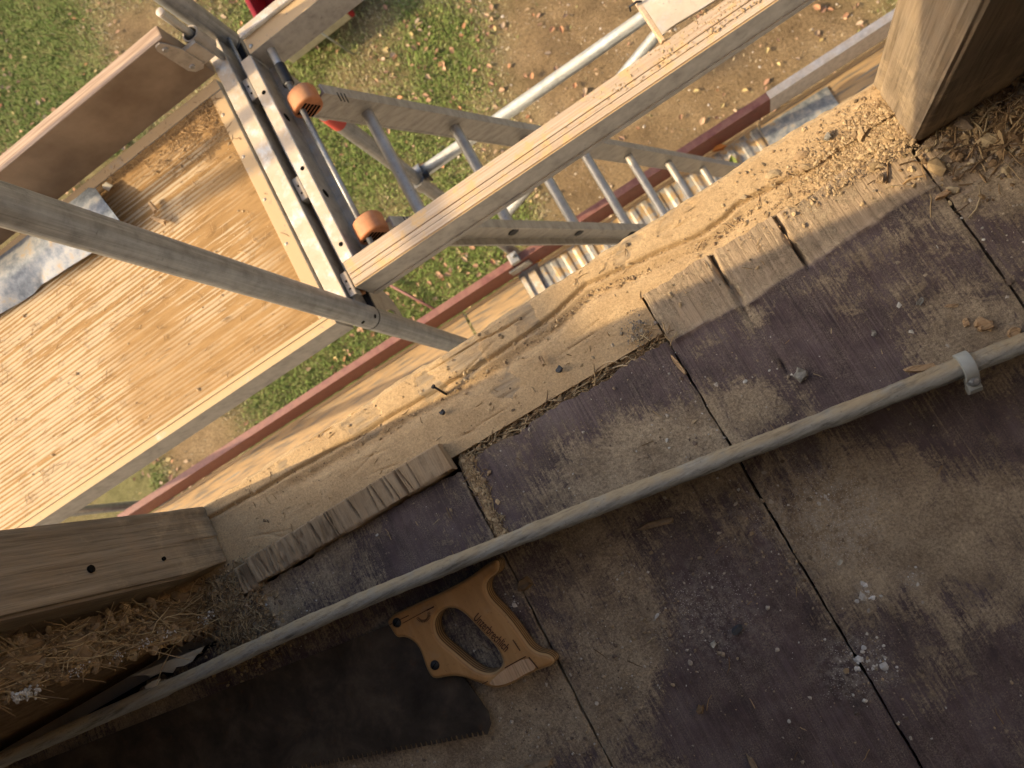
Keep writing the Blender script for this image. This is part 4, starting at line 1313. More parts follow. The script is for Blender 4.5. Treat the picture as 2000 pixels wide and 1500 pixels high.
tag(o.build('sheet_metal_patch', MAT['sheet'], loc=(.82, 1.11, ZL), smooth=True), 'small blue grey metal sheet lying on the lower deck at the right', 'sheet metal')

# --- red and white toe board of the bay below
RT = empty('toe_board', (0, 1.26, ZL), 'dark red and white painted toe board along the lower deck', 'toe board')
MB().box(-3.1, XF - .02, 1.236, 1.272, ZL + .002, ZL + .150).build('red_board', MAT['red'], RT, bevel=.003)
MB().box(XF - .015, .735, 1.238, 1.274, ZL + .002, ZL + .152).build('red_board', MAT['red'], RT, bevel=.003)
MB().box(.735, 2.8, 1.238, 1.274, ZL + .002, ZL + .152).build('white_board', MAT['white'], RT, bevel=.003)
fx = MB().box(XF - .055, XF + .055, 1.225, 1.237, ZL + .06, ZL + .12).build('end_fitting', MAT['galv_dull'], RT, bevel=.003)
MB().box(XF - .018, XF + .03, 1.232, 1.285, ZL + .154, ZL + .185).build('hook', MAT['galv_dull'], RT, bevel=.005)
MB().tube([(XF + .012, 1.262, ZL + .185), (XF + .012, 1.262, ZL + .215)], .009, 12).build('pin', MAT['galv'], RT, smooth=math.radians(40))
# leaves that fell on the lower deck
for i, (px, py, c_, lb) in enumerate(((1432, 318, (0.20, 0.24, 0.06), 'green leaf lying on the lower deck'), (1405, 290, (0.55, 0.22, 0.06), 'orange leaf caught by the red toe board'), (1190, 452, (0.55, 0.25, 0.06), 'orange leaf below the ladder on the ribbed planks'), (1045, 508, (0.60, 0.26, 0.05), 'bright orange leaf next to the toe board fitting'))):
    q = at(px, py, 3.585); s = .028; a = rng.uniform(0, 6)
    u = Vector((math.cos(a), math.sin(a), .1)); v = Vector((-math.sin(a), math.cos(a), .2))
    mb = MB(); vs = [q - u * s * 1.2, q - u * s * .4 + v * s * .6 + Vector((0, 0, .01)), q + u * s * .5 + v * s * .5 + Vector((0, 0, .01)), q + u * s * 1.3, q + u * s * .5 - v * s * .5 + Vector((0, 0, .01)), q - u * s * .4 - v * s * .6 + Vector((0, 0, .01)), q]
    mb.add(vs, [(0, 6, 1), (1, 6, 2), (2, 6, 3), (3, 6, 4), (4, 6, 5), (5, 6, 0)])
    tag(colored(mb, 'leaf', MAT['leaf'], [(7, c_)], loc=q[:]), lb, 'leaf', 'leaves on the lower deck')

# thin red rod lying in the grass
a_, b_ = at(742, 546, 5.62), at(860, 610, 5.66)
tag(MB().tube([a_, (a_ + b_) / 2 + Vector((0, 0, .01)), b_], .011, 10).build('garden_rod', MAT['red'], loc=a_[:], smooth=True), 'thin red rod lying in the grass beyond the toe board', 'rod')

# red and cream handcart at the very top edge
q = at(655, 22, 5.3)
HCt = empty('garden_cart', (q.x, q.y + .2, ZG), 'dark red and cream box of a garden cart cut off by the top edge', 'cart')
x0, y0 = q.x - .10, q.y - .02
MAT['cream'] = m_flat('cream_paint', (0.42, 0.36, 0.22), 0.6, 0.3, 20)
MAT['dred'] = m_flat('dark_red_paint', (0.22, 0.012, 0.015), 0.5, 0.25, 20)
def cart_box(x0, x1, y0, y1, z0, z1, m, nm): MB().box(x0, x1, y0, y1, z0, z1).build(nm, m, HCt, bevel=.01)
cart_box(x0 - .45, x0 + .16, y0, y0 + .03, ZG + .25, ZG + .62, MAT['cream'], 'front_board')
cart_box(x0 + .16, x0 + .20, y0 - .0, y0 + .75, ZG + .25, ZG + .68, MAT['dred'], 'side_board')
cart_box(x0 - .45, x0 - .41, y0 + .03, y0 + .75, ZG + .25, ZG + .62, MAT['dred'], 'side_board')
cart_box(x0 - .45, x0 + .16, y0 + .72, y0 + .75, ZG + .25, ZG + .62, MAT['cream'], 'back_board')
cart_box(x0 - .41, x0 + .16, y0 + .03, y0 + .72, ZG + .25, ZG + .28, MAT['dred'], 'floor_board')
for xx in (x0 - .48, x0 + .23):
    wv_ = [(xx + (.03 if xx > x0 else -.03) * s_, y0 + .38, ZG + .2) for s_ in (-1, 1)]
    MB().tube(wv_, .2, 24).build('wheel', MAT['dark'], HCt, smooth=math.radians(40))
MB().tube([(x0 - .12, y0 - .02, ZG + .60), (x0 - .02, y0 - .10, ZG + .02)], .008, 8).build('prop_leg', MAT['galv'], HCt, smooth=True)
#@@PART4
# ------------------------------------------------------------------ board offcuts on the sill edge
def offcut(x0, x1, y0, y1, z0, z1, label, seed, ng, skew=.0):
    nx_ = int((x1 - x0) / .0008); xs = np.linspace(x0, x1, nx_); ys = np.linspace(y0, y1, 18)
    X, Y = np.meshgrid(xs, ys, indexing='ij')
    X = X + (Y - y0) * skew
    Z = np.full_like(X, z1) + (fbm(X * 40, Y * 20, 3, seed) - .5) * .004
    lr = np.random.default_rng(seed)
    for q in range(ng):
        cx = lr.uniform(x0, x1); w_ = lr.choice([.0006, .0011, .0025], p=[.6, .3, .1]); dp = lr.uniform(.001, .004)
        Z = Z - dp * np.exp(-((X - cx - (Y - y0) * (skew + lr.normal(0, .08))) / w_) ** 2) * sstep(lr.uniform(-.3, .5), lr.uniform(.5, .9), (Y - y0) / (y1 - y0) + .3)
    # blown out pieces
    for cx, w_ in ((x0 + .25 * (x1 - x0), .006), (x0 + .40 * (x1 - x0), .007), (x0 + .15 * (x1 - x0), .005)):
        Z = Z - .005 * sstep(w_ + .001, w_ - .001, np.abs(X - cx + (vnoise(Y * 120, Y * 0, seed) - .5) * .005)) * (vnoise(X * 200, Y * 150, seed + 4) * .6 + .4)
    Z = Z - .0025 * sstep(.0025, 0, Y - y0) - .0025 * sstep(.002, 0, y1 - Y)
    Y = Y + np.where(np.abs(Y - y0) < 1e-6, (vnoise(X * 50, X * 0, seed) - .5) * .003, 0)
    mb = MB(); mb.grid(np.stack([X, Y, Z], -1)); nx_, ny = X.shape
    ring = [(i, 0) for i in range(nx_)] + [(nx_ - 1, j) for j in range(1, ny)] + [(i, ny - 1) for i in range(nx_ - 2, -1, -1)] + [(0, j) for j in range(ny - 2, 0, -1)]
    o_ = len(mb.v)
    for i, j in ring: mb.v.append((X[i, j], Y[i, j], z0))
    m_ = len(ring)
    for q in range(m_):
        a = ring[q][0] * ny + ring[q][1]; b = ring[(q + 1) % m_][0] * ny + ring[(q + 1) % m_][1]
        mb.f.append((a, o_ + q, o_ + (q + 1) % m_, b))
    mb.f.append(tuple(o_ + q for q in range(m_ - 1, -1, -1)))
    return tag(mb.build('board_offcut', MAT['offcut'], loc=((x0 + x1) / 2, (y0 + y1) / 2, z0), smooth=math.radians(35)), label, 'wood offcut', 'board offcuts on the sill')


offcut(-.5275, -.274, .120, .1515, -.0015, .0125, 'long notched board offcut lying over a dark gap on the sill edge', 11, 34, -.12)
offcut(-.583, -.532, .118, .150, -.003, .007, 'short dusty board offcut at the foot of the left post', 12, 10, -.12)

# ------------------------------------------------------------------ conduit pipe with its clip
PP = [(-260, 1604), (0, 1487), (340, 1337), (650, 1197), (1000, 1055), (1300, 938), (1650, 806), (2000, 670), (2400, 518)]
pc_ = [at(a, b, HC - .070) for a, b in PP]
pts = []; rad = []
for i in range(len(pc_) - 1):
    for t in np.linspace(0, 1, 56)[:-1]:
        # Catmull-Rom so that the pipe sags softly
        p0, p1, p2, p3 = pc_[max(i - 1, 0)], pc_[i], pc_[i + 1], pc_[min(i + 2, len(pc_) - 1)]
        q = .5 * ((2 * p1) + (p2 - p0) * t + (2 * p0 - 5 * p1 + 4 * p2 - p3) * t * t + (3 * p1 - p0 - 3 * p2 + p3) * t ** 3)
        pts.append(q)
for i, p in enumerate(pts):
    rad.append(.0076 + .0011 * (float(vnoise(i * .18, 0.0, 3)) - .5) + .0006 * (float(vnoise(i * .8, 4.0, 5)) - .5))
pipe = MB().tube(pts, rad, 28).build('conduit_pipe', MAT['pipe'], loc=pc_[4][:], smooth=True)
tag(pipe, 'grey flaking conduit pipe crossing the floor above the saw', 'pipe')
MAT['skirt'] = m_flat('dark_brown_skirting_paint', (0.055, 0.033, 0.022), 0.6, 0.4, 30)
mb = MB(); sk_ = [p for p in pts if -1.12 < p.x < .62][::10]
vs = []; fs = []
for i, p in enumerate(sk_):
    q = sk_[min(i + 1, len(sk_) - 1)] - sk_[max(i - 1, 0)]; nrm_ = Vector((q.y, -q.x, 0)).normalized()
    for s_, z_ in ((-.005, .002), (-.005, .0635), (.005, .0635), (.005, .002)): vs.append((p.x + nrm_.x * s_, p.y + nrm_.y * s_, z_))
for i in range(len(sk_) - 1):
    for k_ in range(4): fs.append((i * 4 + k_, i * 4 + (k_ + 1) % 4, i * 4 + 4 + (k_ + 1) % 4, i * 4 + 4 + k_))
fs += [(0, 1, 2, 3), tuple(len(vs) - 1 - k_ for k_ in range(4))]
mb.add(vs, fs)
tag(mb.build('skirting_board', MAT['skirt'], loc=(-.2, .03, 0)), 'narrow dark skirting board standing on edge under the conduit pipe', 'skirting board')
ca_, cb_ = at(1872, 722, HC - .070), at(1900, 711, HC - .070)
tt = (cb_ - ca_).normalized(); ni = Vector((tt.y, -tt.x, 0)); cc_ = (ca_ + cb_) / 2
clip = empty('pipe_clip', (cc_.x, cc_.y, .034), 'pale grey plastic clip with a round nail head on the conduit pipe', 'pipe clip')
sec = []
Rp = .0083
for a in np.linspace(math.radians(190), math.radians(-5), 20): sec.append((math.cos(a) * (Rp + .0034), math.sin(a) * (Rp + .0034)))
sec += [(Rp + .010, -.001), (Rp + .0125, -.005), (Rp + .0125, -.013), (Rp + .0065, -.013), (Rp + .005, -.009), (Rp + .0008, -.005)]
for a in np.linspace(math.radians(-20), math.radians(190), 20): sec.append((math.cos(a) * Rp, math.sin(a) * Rp))
fpos = lambda p, w_: cc_ + ni * p[0] + Vector((0, 0, 1)) * p[1] + tt * w_
MB().prism(sec, lambda p: fpos(p, -.0048), lambda p: fpos(p, .0048)).build('strap', MAT['plastic'], clip, bevel=.0008, smooth=math.radians(35))
hd = cc_ + ni * (Rp + .0038) + Vector((0, 0, .0035)); ax = (Vector((0, 0, 1)) + ni * .35).normalized()
MAT['nail'] = m_flat('nail_head_steel', (0.22, 0.23, 0.23), 0.5, 0.3, 200, 0.6)
nh = MB().tube([hd - ax * .006, hd, hd + ax * .0012, hd + ax * .0022], [.0046, .0046, .0042, .0032], 20).build('nail_head', MAT['nail'], clip, smooth=math.radians(40))
MB().tube([hd + ax * .0022, hd + ax * .0026], [.0028, .002], 16).build('nail_dimple', MAT['galv_dull'], nh, smooth=True)

# ------------------------------------------------------------------ hand saw
ZH = HC - .0265
sz = lambda a, b: (700 + a * .22671, 1050 + b * .22671)
SAW = empty('hand_saw', at(900, 1240)[:], 'hand saw with a wooden closed handle lying under the conduit pipe', 'hand saw')
OUTL = [(228, 705), (470, 590), (740, 470), (960, 350), (1120, 225), (1190, 195), (1205, 240), (1190, 300), (1120, 345), (1088, 400), (1090, 460), (1130, 540), (1230, 635), (1330, 755), (1420, 885), (1480, 965), (1550, 1005), (1620, 1012),
        (1668, 1045), (1680, 1075), (1640, 1105), (1540, 1138), (1440, 1182), (1330, 1250), (1220, 1293), (1130, 1288), (1040, 1250), (930, 1206), (840, 1187), (760, 1192), (660, 1215), (615, 1190), (575, 1100), (540, 985), (500, 918), (440, 870), (380, 850), (325, 860), (285, 795)]
HOLE = [(770, 598), (700, 628), (652, 690), (640, 760), (662, 850), (720, 920), (820, 1000), (900, 1072), (1000, 1148), (1090, 1183), (1180, 1172), (1240, 1118), (1248, 1050), (1185, 935), (1085, 832), (985, 722), (905, 643), (838, 604)]


def smooth_loop(pts, it=2):
    for _ in range(it):
        out = []
        n = len(pts)
        for i in range(n):
            a = np.array(pts[i]); b = np.array(pts[(i + 1) % n])
            out += [tuple(a * .75 + b * .25), tuple(a * .25 + b * .75)]
        pts = out
    return pts


cu = bpy.data.curves.new('handle', 'CURVE'); cu.dimensions = '2D'; cu.fill_mode = 'BOTH'
for loop in (OUTL, HOLE):
    lpts = smooth_loop(loop, 2)
    sp = cu.splines.new('POLY'); sp.points.add(len(lpts) - 1); sp.use_cyclic_u = True
    for q, (a, b) in zip(sp.points, lpts):
        w_ = at(*sz(a, b), ZH); q.co = (w_.x, w_.y, 0, 1)
cu.extrude = .0068; cu.bevel_depth = .0042; cu.bevel_resolution = 3; cu.offset = -.0030
tmp = bpy.data.objects.new('tmp', cu); COL.objects.link(tmp)
me = bpy.data.meshes.new_from_object(tmp.evaluated_get(bpy.context.evaluated_depsgraph_get()))
bpy.data.objects.remove(tmp)
m2 = MB(); m2.add([(v.co.x, v.co.y, v.co.z + .0155) for v in me.vertices], [tuple(p.vertices) for p in me.polygons])
hdl = m2.build('handle', MAT['handle'], SAW, smooth=math.radians(35))
ZT = .0267                                    # top face of the handle
# pale split-off lower corner with its crack lines
def strip(a, b, w_, m, nm, z=ZT + .0003, th=.0005, par=None):
    A = at(*sz(*a), HC - z); B = at(*sz(*b), HC - z); d = (B - A); L_ = d.length; d.normalize()
    return MB().obox((A + B) / 2, d, (-d.y, d.x, 0), (0, 0, 1), L_ / 2, w_, th).build(nm, m, par or hdl)


PALE = smooth_loop([(1120, 1252), (1262, 1128), (1450, 1030), (1500, 1075), (1535, 1128), (1440, 1172), (1330, 1238), (1220, 1276), (1150, 1272)], 1)
mb = MB(); mb.prism(PALE, lambda p: at(*sz(*p), HC - ZT + .0004), lambda p: at(*sz(*p), HC - ZT - .0005))
mb.build('pale_wood_patch', MAT['handle_pale'], hdl)
for a, b in (((1065, 1262), (1115, 1238)), ((1262, 1122), (1440, 1025)), ((1468, 1030), (1548, 1128)), ((1330, 880), (1392, 975))):
    strip(a, b, .0004, MAT['ink'], 'crack', ZT + .0006, .0003)
# burnt lettering
fc = bpy.data.curves.new('lettering', 'FONT'); fc.body = 'Unzerbrechlich'; fc.align_x = 'CENTER'; fc.align_y = 'CENTER'; fc.size = 1.0; fc.offset = .012; fc.space_character = 1.02
tmp = bpy.data.objects.new('tmp', fc); COL.objects.link(tmp)
me = bpy.data.meshes.new_from_object(tmp.evaluated_get(bpy.context.evaluated_depsgraph_get())); bpy.data.objects.remove(tmp)
xsv = [v.co.x for v in me.vertices]; wid = max(xsv) - min(xsv)
A = at(*sz(1010, 676), HC - ZT); B = at(*sz(1285, 962), HC - ZT); d = (B - A); L_ = d.length; d.normalize(); nn = Vector((-d.y, d.x, 0)); ctr = (A + B) / 2
s_ = L_ / wid
mb = MB(); mb.add([ctr + d * (v.co.x * s_) + nn * (v.co.y * s_ * 1.75) + Vector((0, 0, .0006)) for v in me.vertices], [tuple(p.vertices) for p in me.polygons])
mb.build('lettering', MAT['ink'], hdl)
# burnt sun emblem: rays under a slanting blade line
for k_ in range(15):
    a = math.radians(-25 + 180 * k_ / 14 + 0)
    c0 = (556, 668)
    strip((c0[0] + math.cos(a) * 40, c0[1] + math.sin(a) * 40), (c0[0] + math.cos(a) * 64, c0[1] + math.sin(a) * 64), .00022, MAT['ink'], 'emblem_ray', ZT + .0004, .0003)
strip((382, 738), (650, 592), .0003, MAT['ink'], 'emblem_line', ZT + .0004, .0003)
strip((590, 626), (650, 596), .0006, MAT['ink'], 'emblem_line', ZT + .0004, .0003)
strip((270, 750), (430, 672), .0004, MAT['ink'], 'emblem_line', ZT + .0004, .0003)
for a, b in ((332, 732), (660, 1098)):
    q = at(*sz(a, b), HC - ZT)
    sc_o = MB().tube([q - Vector((0, 0, .002)), q + Vector((0, 0, .0008)), q + Vector((0, 0, .0022)), q + Vector((0, 0, .0028))], [.0046, .0046, .0034, .001], 20).build('screw', MAT['dark'], hdl, smooth=math.radians(60))
    MB().obox(q + Vector((0, 0, .0027)), (1, .5, 0), (-.5, 1, 0), (0, 0, 1), .0034, .0004, .0004).build('screw_slot', MAT['black'], sc_o)
# blade with real teeth
h0 = at(953, 1430, HC - .011); t1 = at(650, 1488, HC - .011)
dv = (t1 - h0); dv.z = 0; dv.normalize()
BL = .60
teeth = []
pitch = .0056; nt_ = int(BL / pitch)
perp = Vector((dv.y, -dv.x, 0))
if perp.y > 0: perp = -perp                    # away from the back of the saw
for i in range(nt_):
    a = h0 + dv * (i * pitch)
    # sharp tooth, rounded gullet
    teeth += [a + perp * .0015, a + dv * pitch * .55 + perp * .0012, a + dv * pitch * .62 - perp * .0022, a + dv * pitch * .8 - perp * .0032, a + dv * pitch * .95 - perp * .0020]
toe_lo = h0 + dv * BL
toe_hi = toe_lo - perp * .055
heel = [at(a_, b_, HC - .011) for a_, b_ in ((961, 1412), (956, 1390), (914, 1330), (898, 1316), (868, 1288), (846, 1264), (832, 1238), (824, 1195))]
outline = [toe_hi] + list(reversed(teeth)) + heel
ZB = lambda p: .0125 - .009 * min(1.0, max(0.0, (Vector((p[0], p[1], 0)) - Vector((h0.x, h0.y, 0))).dot(dv) / BL))
mb = MB(); mb.prism([(p.x, p.y) for p in outline], lambda p: (p[0], p[1], ZB(p) - .0006), lambda p: (p[0], p[1], ZB(p) + .0006))
mb.build('blade', MAT['blade'], SAW)
bpy.context.view_layer.update()

# ------------------------------------------------------------------ torn wallpaper at the left end of the pipe
def sheet_poly(name, pxs, hs, label, sub=.0008):
    P = [at(a, b, HC - h) for (a, b), h in zip(pxs, hs)]
    mb = MB(); mb.prism(list(range(len(P))), lambda i: P[i], lambda i: P[i] + Vector((0, 0, sub)))
    return tag(mb.build(name, MAT['paper'], loc=P[0][:]), label, 'wallpaper', 'torn wallpaper scraps')


sheet_poly('wallpaper_scrap', [(250, 1322), (330, 1290), (400, 1262), (394, 1272), (384, 1280), (376, 1292), (360, 1300), (345, 1303), (338, 1314), (318, 1312), (296, 1322), (284, 1318)], [.055, .06, .064, .062, .06, .06, .058, .058, .056, .057, .056, .056], 'large torn cream wallpaper scrap between the clay wall and the pipe')
sheet_poly('wallpaper_scrap', [(284, 1340), (298, 1330), (314, 1325), (308, 1338), (296, 1347), (290, 1358)], [.074, .0765, .077, .075, .074, .071], 'small cream wallpaper flap hanging on the pipe')

# ------------------------------------------------------------------ single chips, lumps and nails
def chip(px, py, L_, W_, H_, ang, label, mat='chip', z=.001, cat='wood chip', name='wood_chip', group='wood chips', seed=1):
    q = at(px, py, HC - z)
    lr = np.random.default_rng(seed + int(px))
    d = ray(px, py)
    u = Vector((math.cos(ang), math.sin(ang), 0)); v = Vector((-math.sin(ang), math.cos(ang), 0))
    mb = MB(); n_ = 9
    low = []; top = []
    for i in range(n_):
        a = 2 * math.pi * i / n_
        r1, r2 = lr.uniform(.7, 1.15, 2)
        sq = max(abs(math.cos(a)), abs(math.sin(a)))
        low.append(q + u * (math.cos(a) / sq * L_ / 2 * r1) + v * (math.sin(a) / sq * W_ / 2 * r2))
        top.append(q + u * (math.cos(a) / sq * L_ / 2 * r1 * lr.uniform(.7, .98)) + v * (math.sin(a) / sq * W_ / 2 * r2 * lr.uniform(.6, .95)) + Vector((0, 0, H_ * lr.uniform(.6, 1.1))))
    mb.add(low + top, [tuple(range(n_ - 1, -1, -1)), tuple(range(n_, 2 * n_))] + [(i, (i + 1) % n_, n_ + (i + 1) % n_, n_ + i) for i in range(n_)])
    return tag(mb.build(name, MAT[mat], loc=q[:]), label, cat, group)


W_ANG = lambda dx, dy: math.atan2(*reversed((at(1000 + dx, 900 + dy) - at(1000, 900))[:2]))
chip(1840, 381, .0125, .0062, .006, W_ANG(26, -16), 'brown block chip on the board joint near the right post', z=.003)
chip(1918, 632, .016, .011, .007, W_ANG(20, 8), 'bright split wood chip by the right end of the pipe', z=.002)
chip(1921, 640, .013, .006, .010, W_ANG(20, -6), 'second bright splinter stacked on the split chip by the pipe', z=.002)
chip(1886, 630, .008, .006, .004, W_ANG(2, 10), 'small pale wood cube left of the bright split chip', z=.002)
chip(1795, 719, .028, .007, .005, W_ANG(30, -4), 'reddish orange splinter lying along the pipe', z=.003)
chip(1858, 598, .011, .004, .003, W_ANG(20, 0), 'thin olive splinter on the dusty board', z=.002)
chip(1980, 650, .010, .010, .006, W_ANG(4, 20), 'curled pale shaving at the right end of the pipe', z=.003)
chip(1278, 1024, .036, .007, .005, W_ANG(30, -8), 'long bark sliver in the shadow under the pipe', 'offcut')
chip(1833, 922, .014, .003, .002, W_ANG(10, -22), 'small thin splinter on the floor below the clip', 'offcut')
chip(1048, 1492, .038, .008, .006, W_ANG(30, -10), 'wood chip cut off by the bottom edge of the picture', 'offcut')
chip(1470, 1492, .018, .005, .003, W_ANG(10, 20), 'thin splinter at the bottom edge by the board joint', 'offcut')
chip(1058, 703, .013, .004, .003, W_ANG(10, 20), 'pale shaving resting on the sill beam', z=.002)
chip(1325, 712, .024, .0045, .003, W_ANG(20, 28), 'long splinter along the board joint behind the straw gap', z=.003)
chip(1796, 590, .008, .005, .004, .4, 'smooth ochre pebble on the dusty board', 'stone', .001, 'pebble', 'pebble', 'pebbles')
chip(1706, 652, .007, .005, .004, 1.0, 'small ochre pebble left of the bigger one', 'stone', .001, 'pebble', 'pebble', 'pebbles')
chip(1564, 733, .013, .012, .008, .7, 'grey mortar lump in a board crack', 'stone', .001, 'mortar lump', 'mortar_lump', 'mortar lumps')
chip(1024, 1142, .016, .011, .008, .2, 'earth clod right of the saw handle', 'clay', .001, 'clod', 'clod', 'clods')
chip(1440, 1229, .011, .007, .005, .3, 'dark slag stone on the floor', 'darkstone', .001, 'stone', 'stone', 'stones')
chip(1368, 1385, .009, .007, .005, .9, 'round brown pebble on the floor near the bottom', 'clay', .001, 'pebble', 'pebble', 'pebbles')
chip(1394, 1258, .006, .005, .004, .3, 'small white pebble below the dark slag stone', 'paper', .001, 'pebble', 'pebble', 'pebbles')
chip(1640, 1098, .006, .004, .003, .3, 'tiny white plaster chip on the dusty floor', 'paper', .001, 'plaster chip', 'plaster_chip', 'plaster chips')
chip(1092, 722, .007, .006, .004, .5, 'dark lump on the sill beam', 'darkstone', .001, 'stone', 'stone', 'stones')
chip(865, 806, .006, .006, .004, .5, 'dark crumb on the sill beam above the offcut', 'darkstone', .001, 'stone', 'stone', 'stones')
chip(1718, 349, .009, .007, .005, .5, 'dark crumb on the bare board end at the shadow edge', 'offcut', .003, 'clod', 'clod', 'clods')
chip(1616, 268, .007, .006, .004, .5, 'pinkish pebble in the groove of the sunlit sill', 'stone', .003, 'pebble', 'pebble', 'pebbles')
q = at(868, 770, HC)
nl = empty('bent_nail', q[:], 'small rusty nail standing in the sill groove', 'nail')
MB().tube([q + Vector((0, 0, -.006)), q + Vector((.001, .003, .009)), q + Vector((-.001, .008, .016))], .0012, 8).build('shank', MAT['dark'], nl, smooth=True)
MB().tube([q + Vector((-.001, .008, .016)), q + Vector((-.0014, .009, .0172))], .0024, 10).build('head', MAT['dark'], nl, smooth=math.radians(40))

# ------------------------------------------------------------------ crumbs, straw and dust as loose stuff
SZ = ([.0006, .0010, .0016, .0028], [.42, .36, .17, .05])


def rsize(sc=1.0): return float(rng.choice(SZ[0], p=SZ[1])) * sc


def szheight(x, y):
    """rough top of the sill or boards"""
    return .0015 if x > J['J2'] and y < .172 else (-.0035 if y < float(np.interp(x, gxs, gys)) else .0)


mb = MB(); cols = []
for i in range(5200):                            # drift at the right post
    x = .236 - abs(rng.normal(0, .055)); y = rng.normal(.186, .016)
    if not .158 < y < .228: continue
    dz = .006 * math.exp(-((x - .215) / .05) ** 2 - ((y - .178) / .022) ** 2)
    cols.append((crumb(mb, (x, y, szheight(x, y) + dz + .0005), (rsize(.5) if rng.uniform() < .96 else rsize(1.5)), .5, 1.6), pick(PAL_DUST)))
for i in range(3800):                            # along the groove
    x = rng.uniform(-.53, .23) if rng.uniform() < .45 else rng.uniform(-.15, .23)
    y = float(np.interp(x, gxs, gys)) - abs(rng.normal(.003, .006))
    cols.append((crumb(mb, (x, y, -.0048), rsize(.55), .6, 1.4), pick(PAL_DUST + [(0.2, 0.13, 0.075)])))
for i in range(600):                            # thinly over the sill
    x = rng.uniform(-.55, .23); y = rng.uniform(.135, .229)
    cols.append((crumb(mb, (x, y, szheight(x, y) + .0004), rsize(.7), .6, 1.3), pick(PAL_DUST + [(0.16, 0.115, 0.07)])))
for i in range(60):
    x = rng.uniform(-.55, .23); y = rng.uniform(.14, .225)
    cols.append((straw(mb, (x, y, szheight(x, y) + .0008), rng.uniform(.004, .012), .0004), pick(PAL_STRAW)))
tag(colored(mb, 'sill_sawdust', MAT['col'], cols), 'coarse sawdust and crumbs on the sill beam and against the right post', 'sawdust', kind='stuff')

mb = MB(); cols = []
for i in range(1100):                            # gap between sill and board end
    x = rng.uniform(-.266, -.034); y = rng.uniform(.1215, .134) + .012 * max(0, (-.235 - x) / .03) * rng.uniform(0, 1)
    if rng.uniform() < .3:
        cols.append((straw(mb, (x, y, rng.uniform(-.014, -.002)), rng.uniform(.008, .028), rng.uniform(.0003, .0007), rng.normal(.05, .3), .05), pick(PAL_STRAW + [(0.55, 0.42, 0.25)])))
    else:
        cols.append((crumb(mb, (x, y, rng.uniform(-.020, -.007)), rsize(1.7), .8, 1.5), pick(PAL_STRAW + PAL_DUST)))
for i in range(900):                             # fibres in the joint beside the offcut
    y = rng.uniform(.03, .128); x = -.268 + abs(rng.normal(0, .006)) * (.4 + .8 * (y / .12))
    z = .0008
    if rng.uniform() < .35: cols.append((straw(mb, (x, y, z), rng.uniform(.005, .014), .0005, rng.normal(1.5, .5)), pick(PAL_STRAW)))
    else: cols.append((crumb(mb, (x, y, z), rsize(.9), .7, 1.4), pick(PAL_DUST[1:4])))
for i in range(26):                             # splinters where the joint meets the gap
    x, y = rng.normal(-.038, .010), rng.normal(.132, .008)
    cols.append((straw(mb, (x, y, .003 + rng.uniform(0, .004)), rng.uniform(.004, .013), rng.uniform(.0003, .0008), rng.normal(.4, .8), .3), pick(PAL_STRAW)))
for i in range(200):                             # dark fluff on the sill corner
    x, y = rng.normal(-.052, .007), rng.normal(.147, .007)
    cols.append((crumb(mb, (x, y, rng.uniform(-.003, .003)), rsize(.8), .8), pick([(0.22, 0.18, 0.14), (0.3, 0.25, 0.18), (0.36, 0.29, 0.2)])))
tag(colored(mb, 'straw_debris', MAT['col'], cols), 'straw fibres and crumbs packed in the gap between sill and boards', 'debris', kind='stuff')

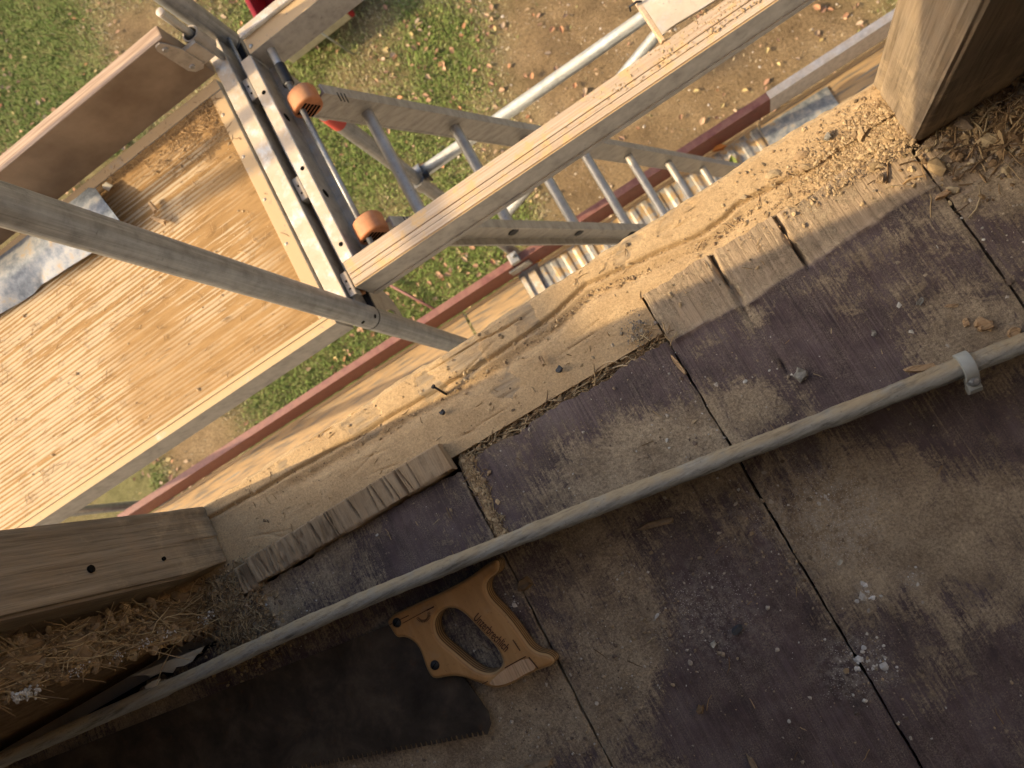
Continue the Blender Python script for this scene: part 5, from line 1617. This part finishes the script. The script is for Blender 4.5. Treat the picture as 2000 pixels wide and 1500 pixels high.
mb = MB(); cols = []
for i in range(3200):                            # rubble right of the right post
    x, y = rng.normal(.335, .045), rng.normal(.145, .028)
    if x < .25 and y > .160 or y > .2: continue
    h_ = .020 * math.exp(-((x - .36) / .05) ** 2 - ((y - .15) / .04) ** 2)
    if rng.uniform() < .2: cols.append((straw(mb, (x, y, .003 + h_ * rng.uniform(.5, 1.2)), rng.uniform(.008, .035), rng.uniform(.0003, .0009), rng.normal(.6, .7), .3), pick(PAL_STRAW)))
    else: cols.append((crumb(mb, (x, y, .002 + h_ * rng.uniform(.2, 1)), rsize(1.2) if rng.uniform() < .8 else rsize(2.6), .7, 1.3), pick(PAL_MIX[:3] + PAL_STRAW)))
tag(colored(mb, 'rubble_heap', MAT['col'], cols), 'heap of straw, clay crumbs and chips beside the right post', 'rubble', kind='stuff')
mb = MB(); cols = []
for i in range(3200):                            # rubble at the foot of the clay wall
    x, y = rng.normal(-.572, .026), rng.normal(.105, .028)
    if y > .16 or x > -.53 + .02 * rng.normal() or x < -.66: continue
    h_ = .010 * math.exp(-((x + .585) / .03) ** 2 - ((y - .115) / .03) ** 2)
    if rng.uniform() < .15: cols.append((straw(mb, (x, y, .003 + h_), rng.uniform(.006, .02), .0004, rng.normal(.3, .8), .2), pick(PAL_STRAW)))
    else: cols.append((crumb(mb, (x, y, h_ * rng.uniform(.2, 1.1)), rsize(1.2), .75, 1.3), pick(PAL_DUST + PAL_MIX[:3])))
tag(colored(mb, 'clay_rubble', MAT['col'], cols), 'clay crumbs fallen at the foot of the broken clay wall', 'rubble', kind='stuff')

mb = MB(); cols = []
cand = 17000
fx_, fy_ = rng.uniform(-.56, .34, cand), rng.uniform(-.33, .118, cand)
dd = dust_field(fx_, fy_)
cl_ = np.clip(blob(fx_, fy_, [(1900, 620, .045, 1.0), (1850, 680, .03, .8), (1460, 760, .03, .6), (1350, 830, .03, .4), (1600, 1010, .04, .8), (1690, 1295, .02, 1.0), (1380, 1200, .05, .5), (1220, 1250, .04, .4), (1800, 560, .05, .5), (1040, 1440, .03, .4)], HC), 0, 1)
for x, y, d_, c_ in zip(fx_, fy_, dd, cl_):
    if rng.uniform() > .06 + .35 * max(0, d_) + .6 * c_: continue
    cols.append((crumb(mb, (x, y, .0016), rsize(.6 + .5 * c_), .7, 1.2), pick(PAL_MIX)))
for i in range(110):
    x, y = rng.uniform(-.5, .33), rng.uniform(-.32, .11)
    cols.append((straw(mb, (x, y, .002), rng.uniform(.004, .016), .0004), pick(PAL_STRAW)))
for px, py, n_ in ((1680, 1285, 14), (1720, 1300, 10), (1690, 1165, 12), (1780, 1132, 10), (1610, 965, 10), (1000, 1180, 8)):
    for k_ in range(n_):
        q = at(px + rng.normal(0, 14), py + rng.normal(0, 12))
        cols.append((crumb(mb, (q.x, q.y, .002), rsize(1.5), .5), pick([(0.62, 0.60, 0.55), (0.55, 0.51, 0.44)])))
tag(colored(mb, 'floor_grit', MAT['col'], cols), 'plaster grit and wood crumbs scattered over the painted floor', 'grit', kind='stuff')

for o in bpy.data.objects:
    if '_base' in o: del o['_base']
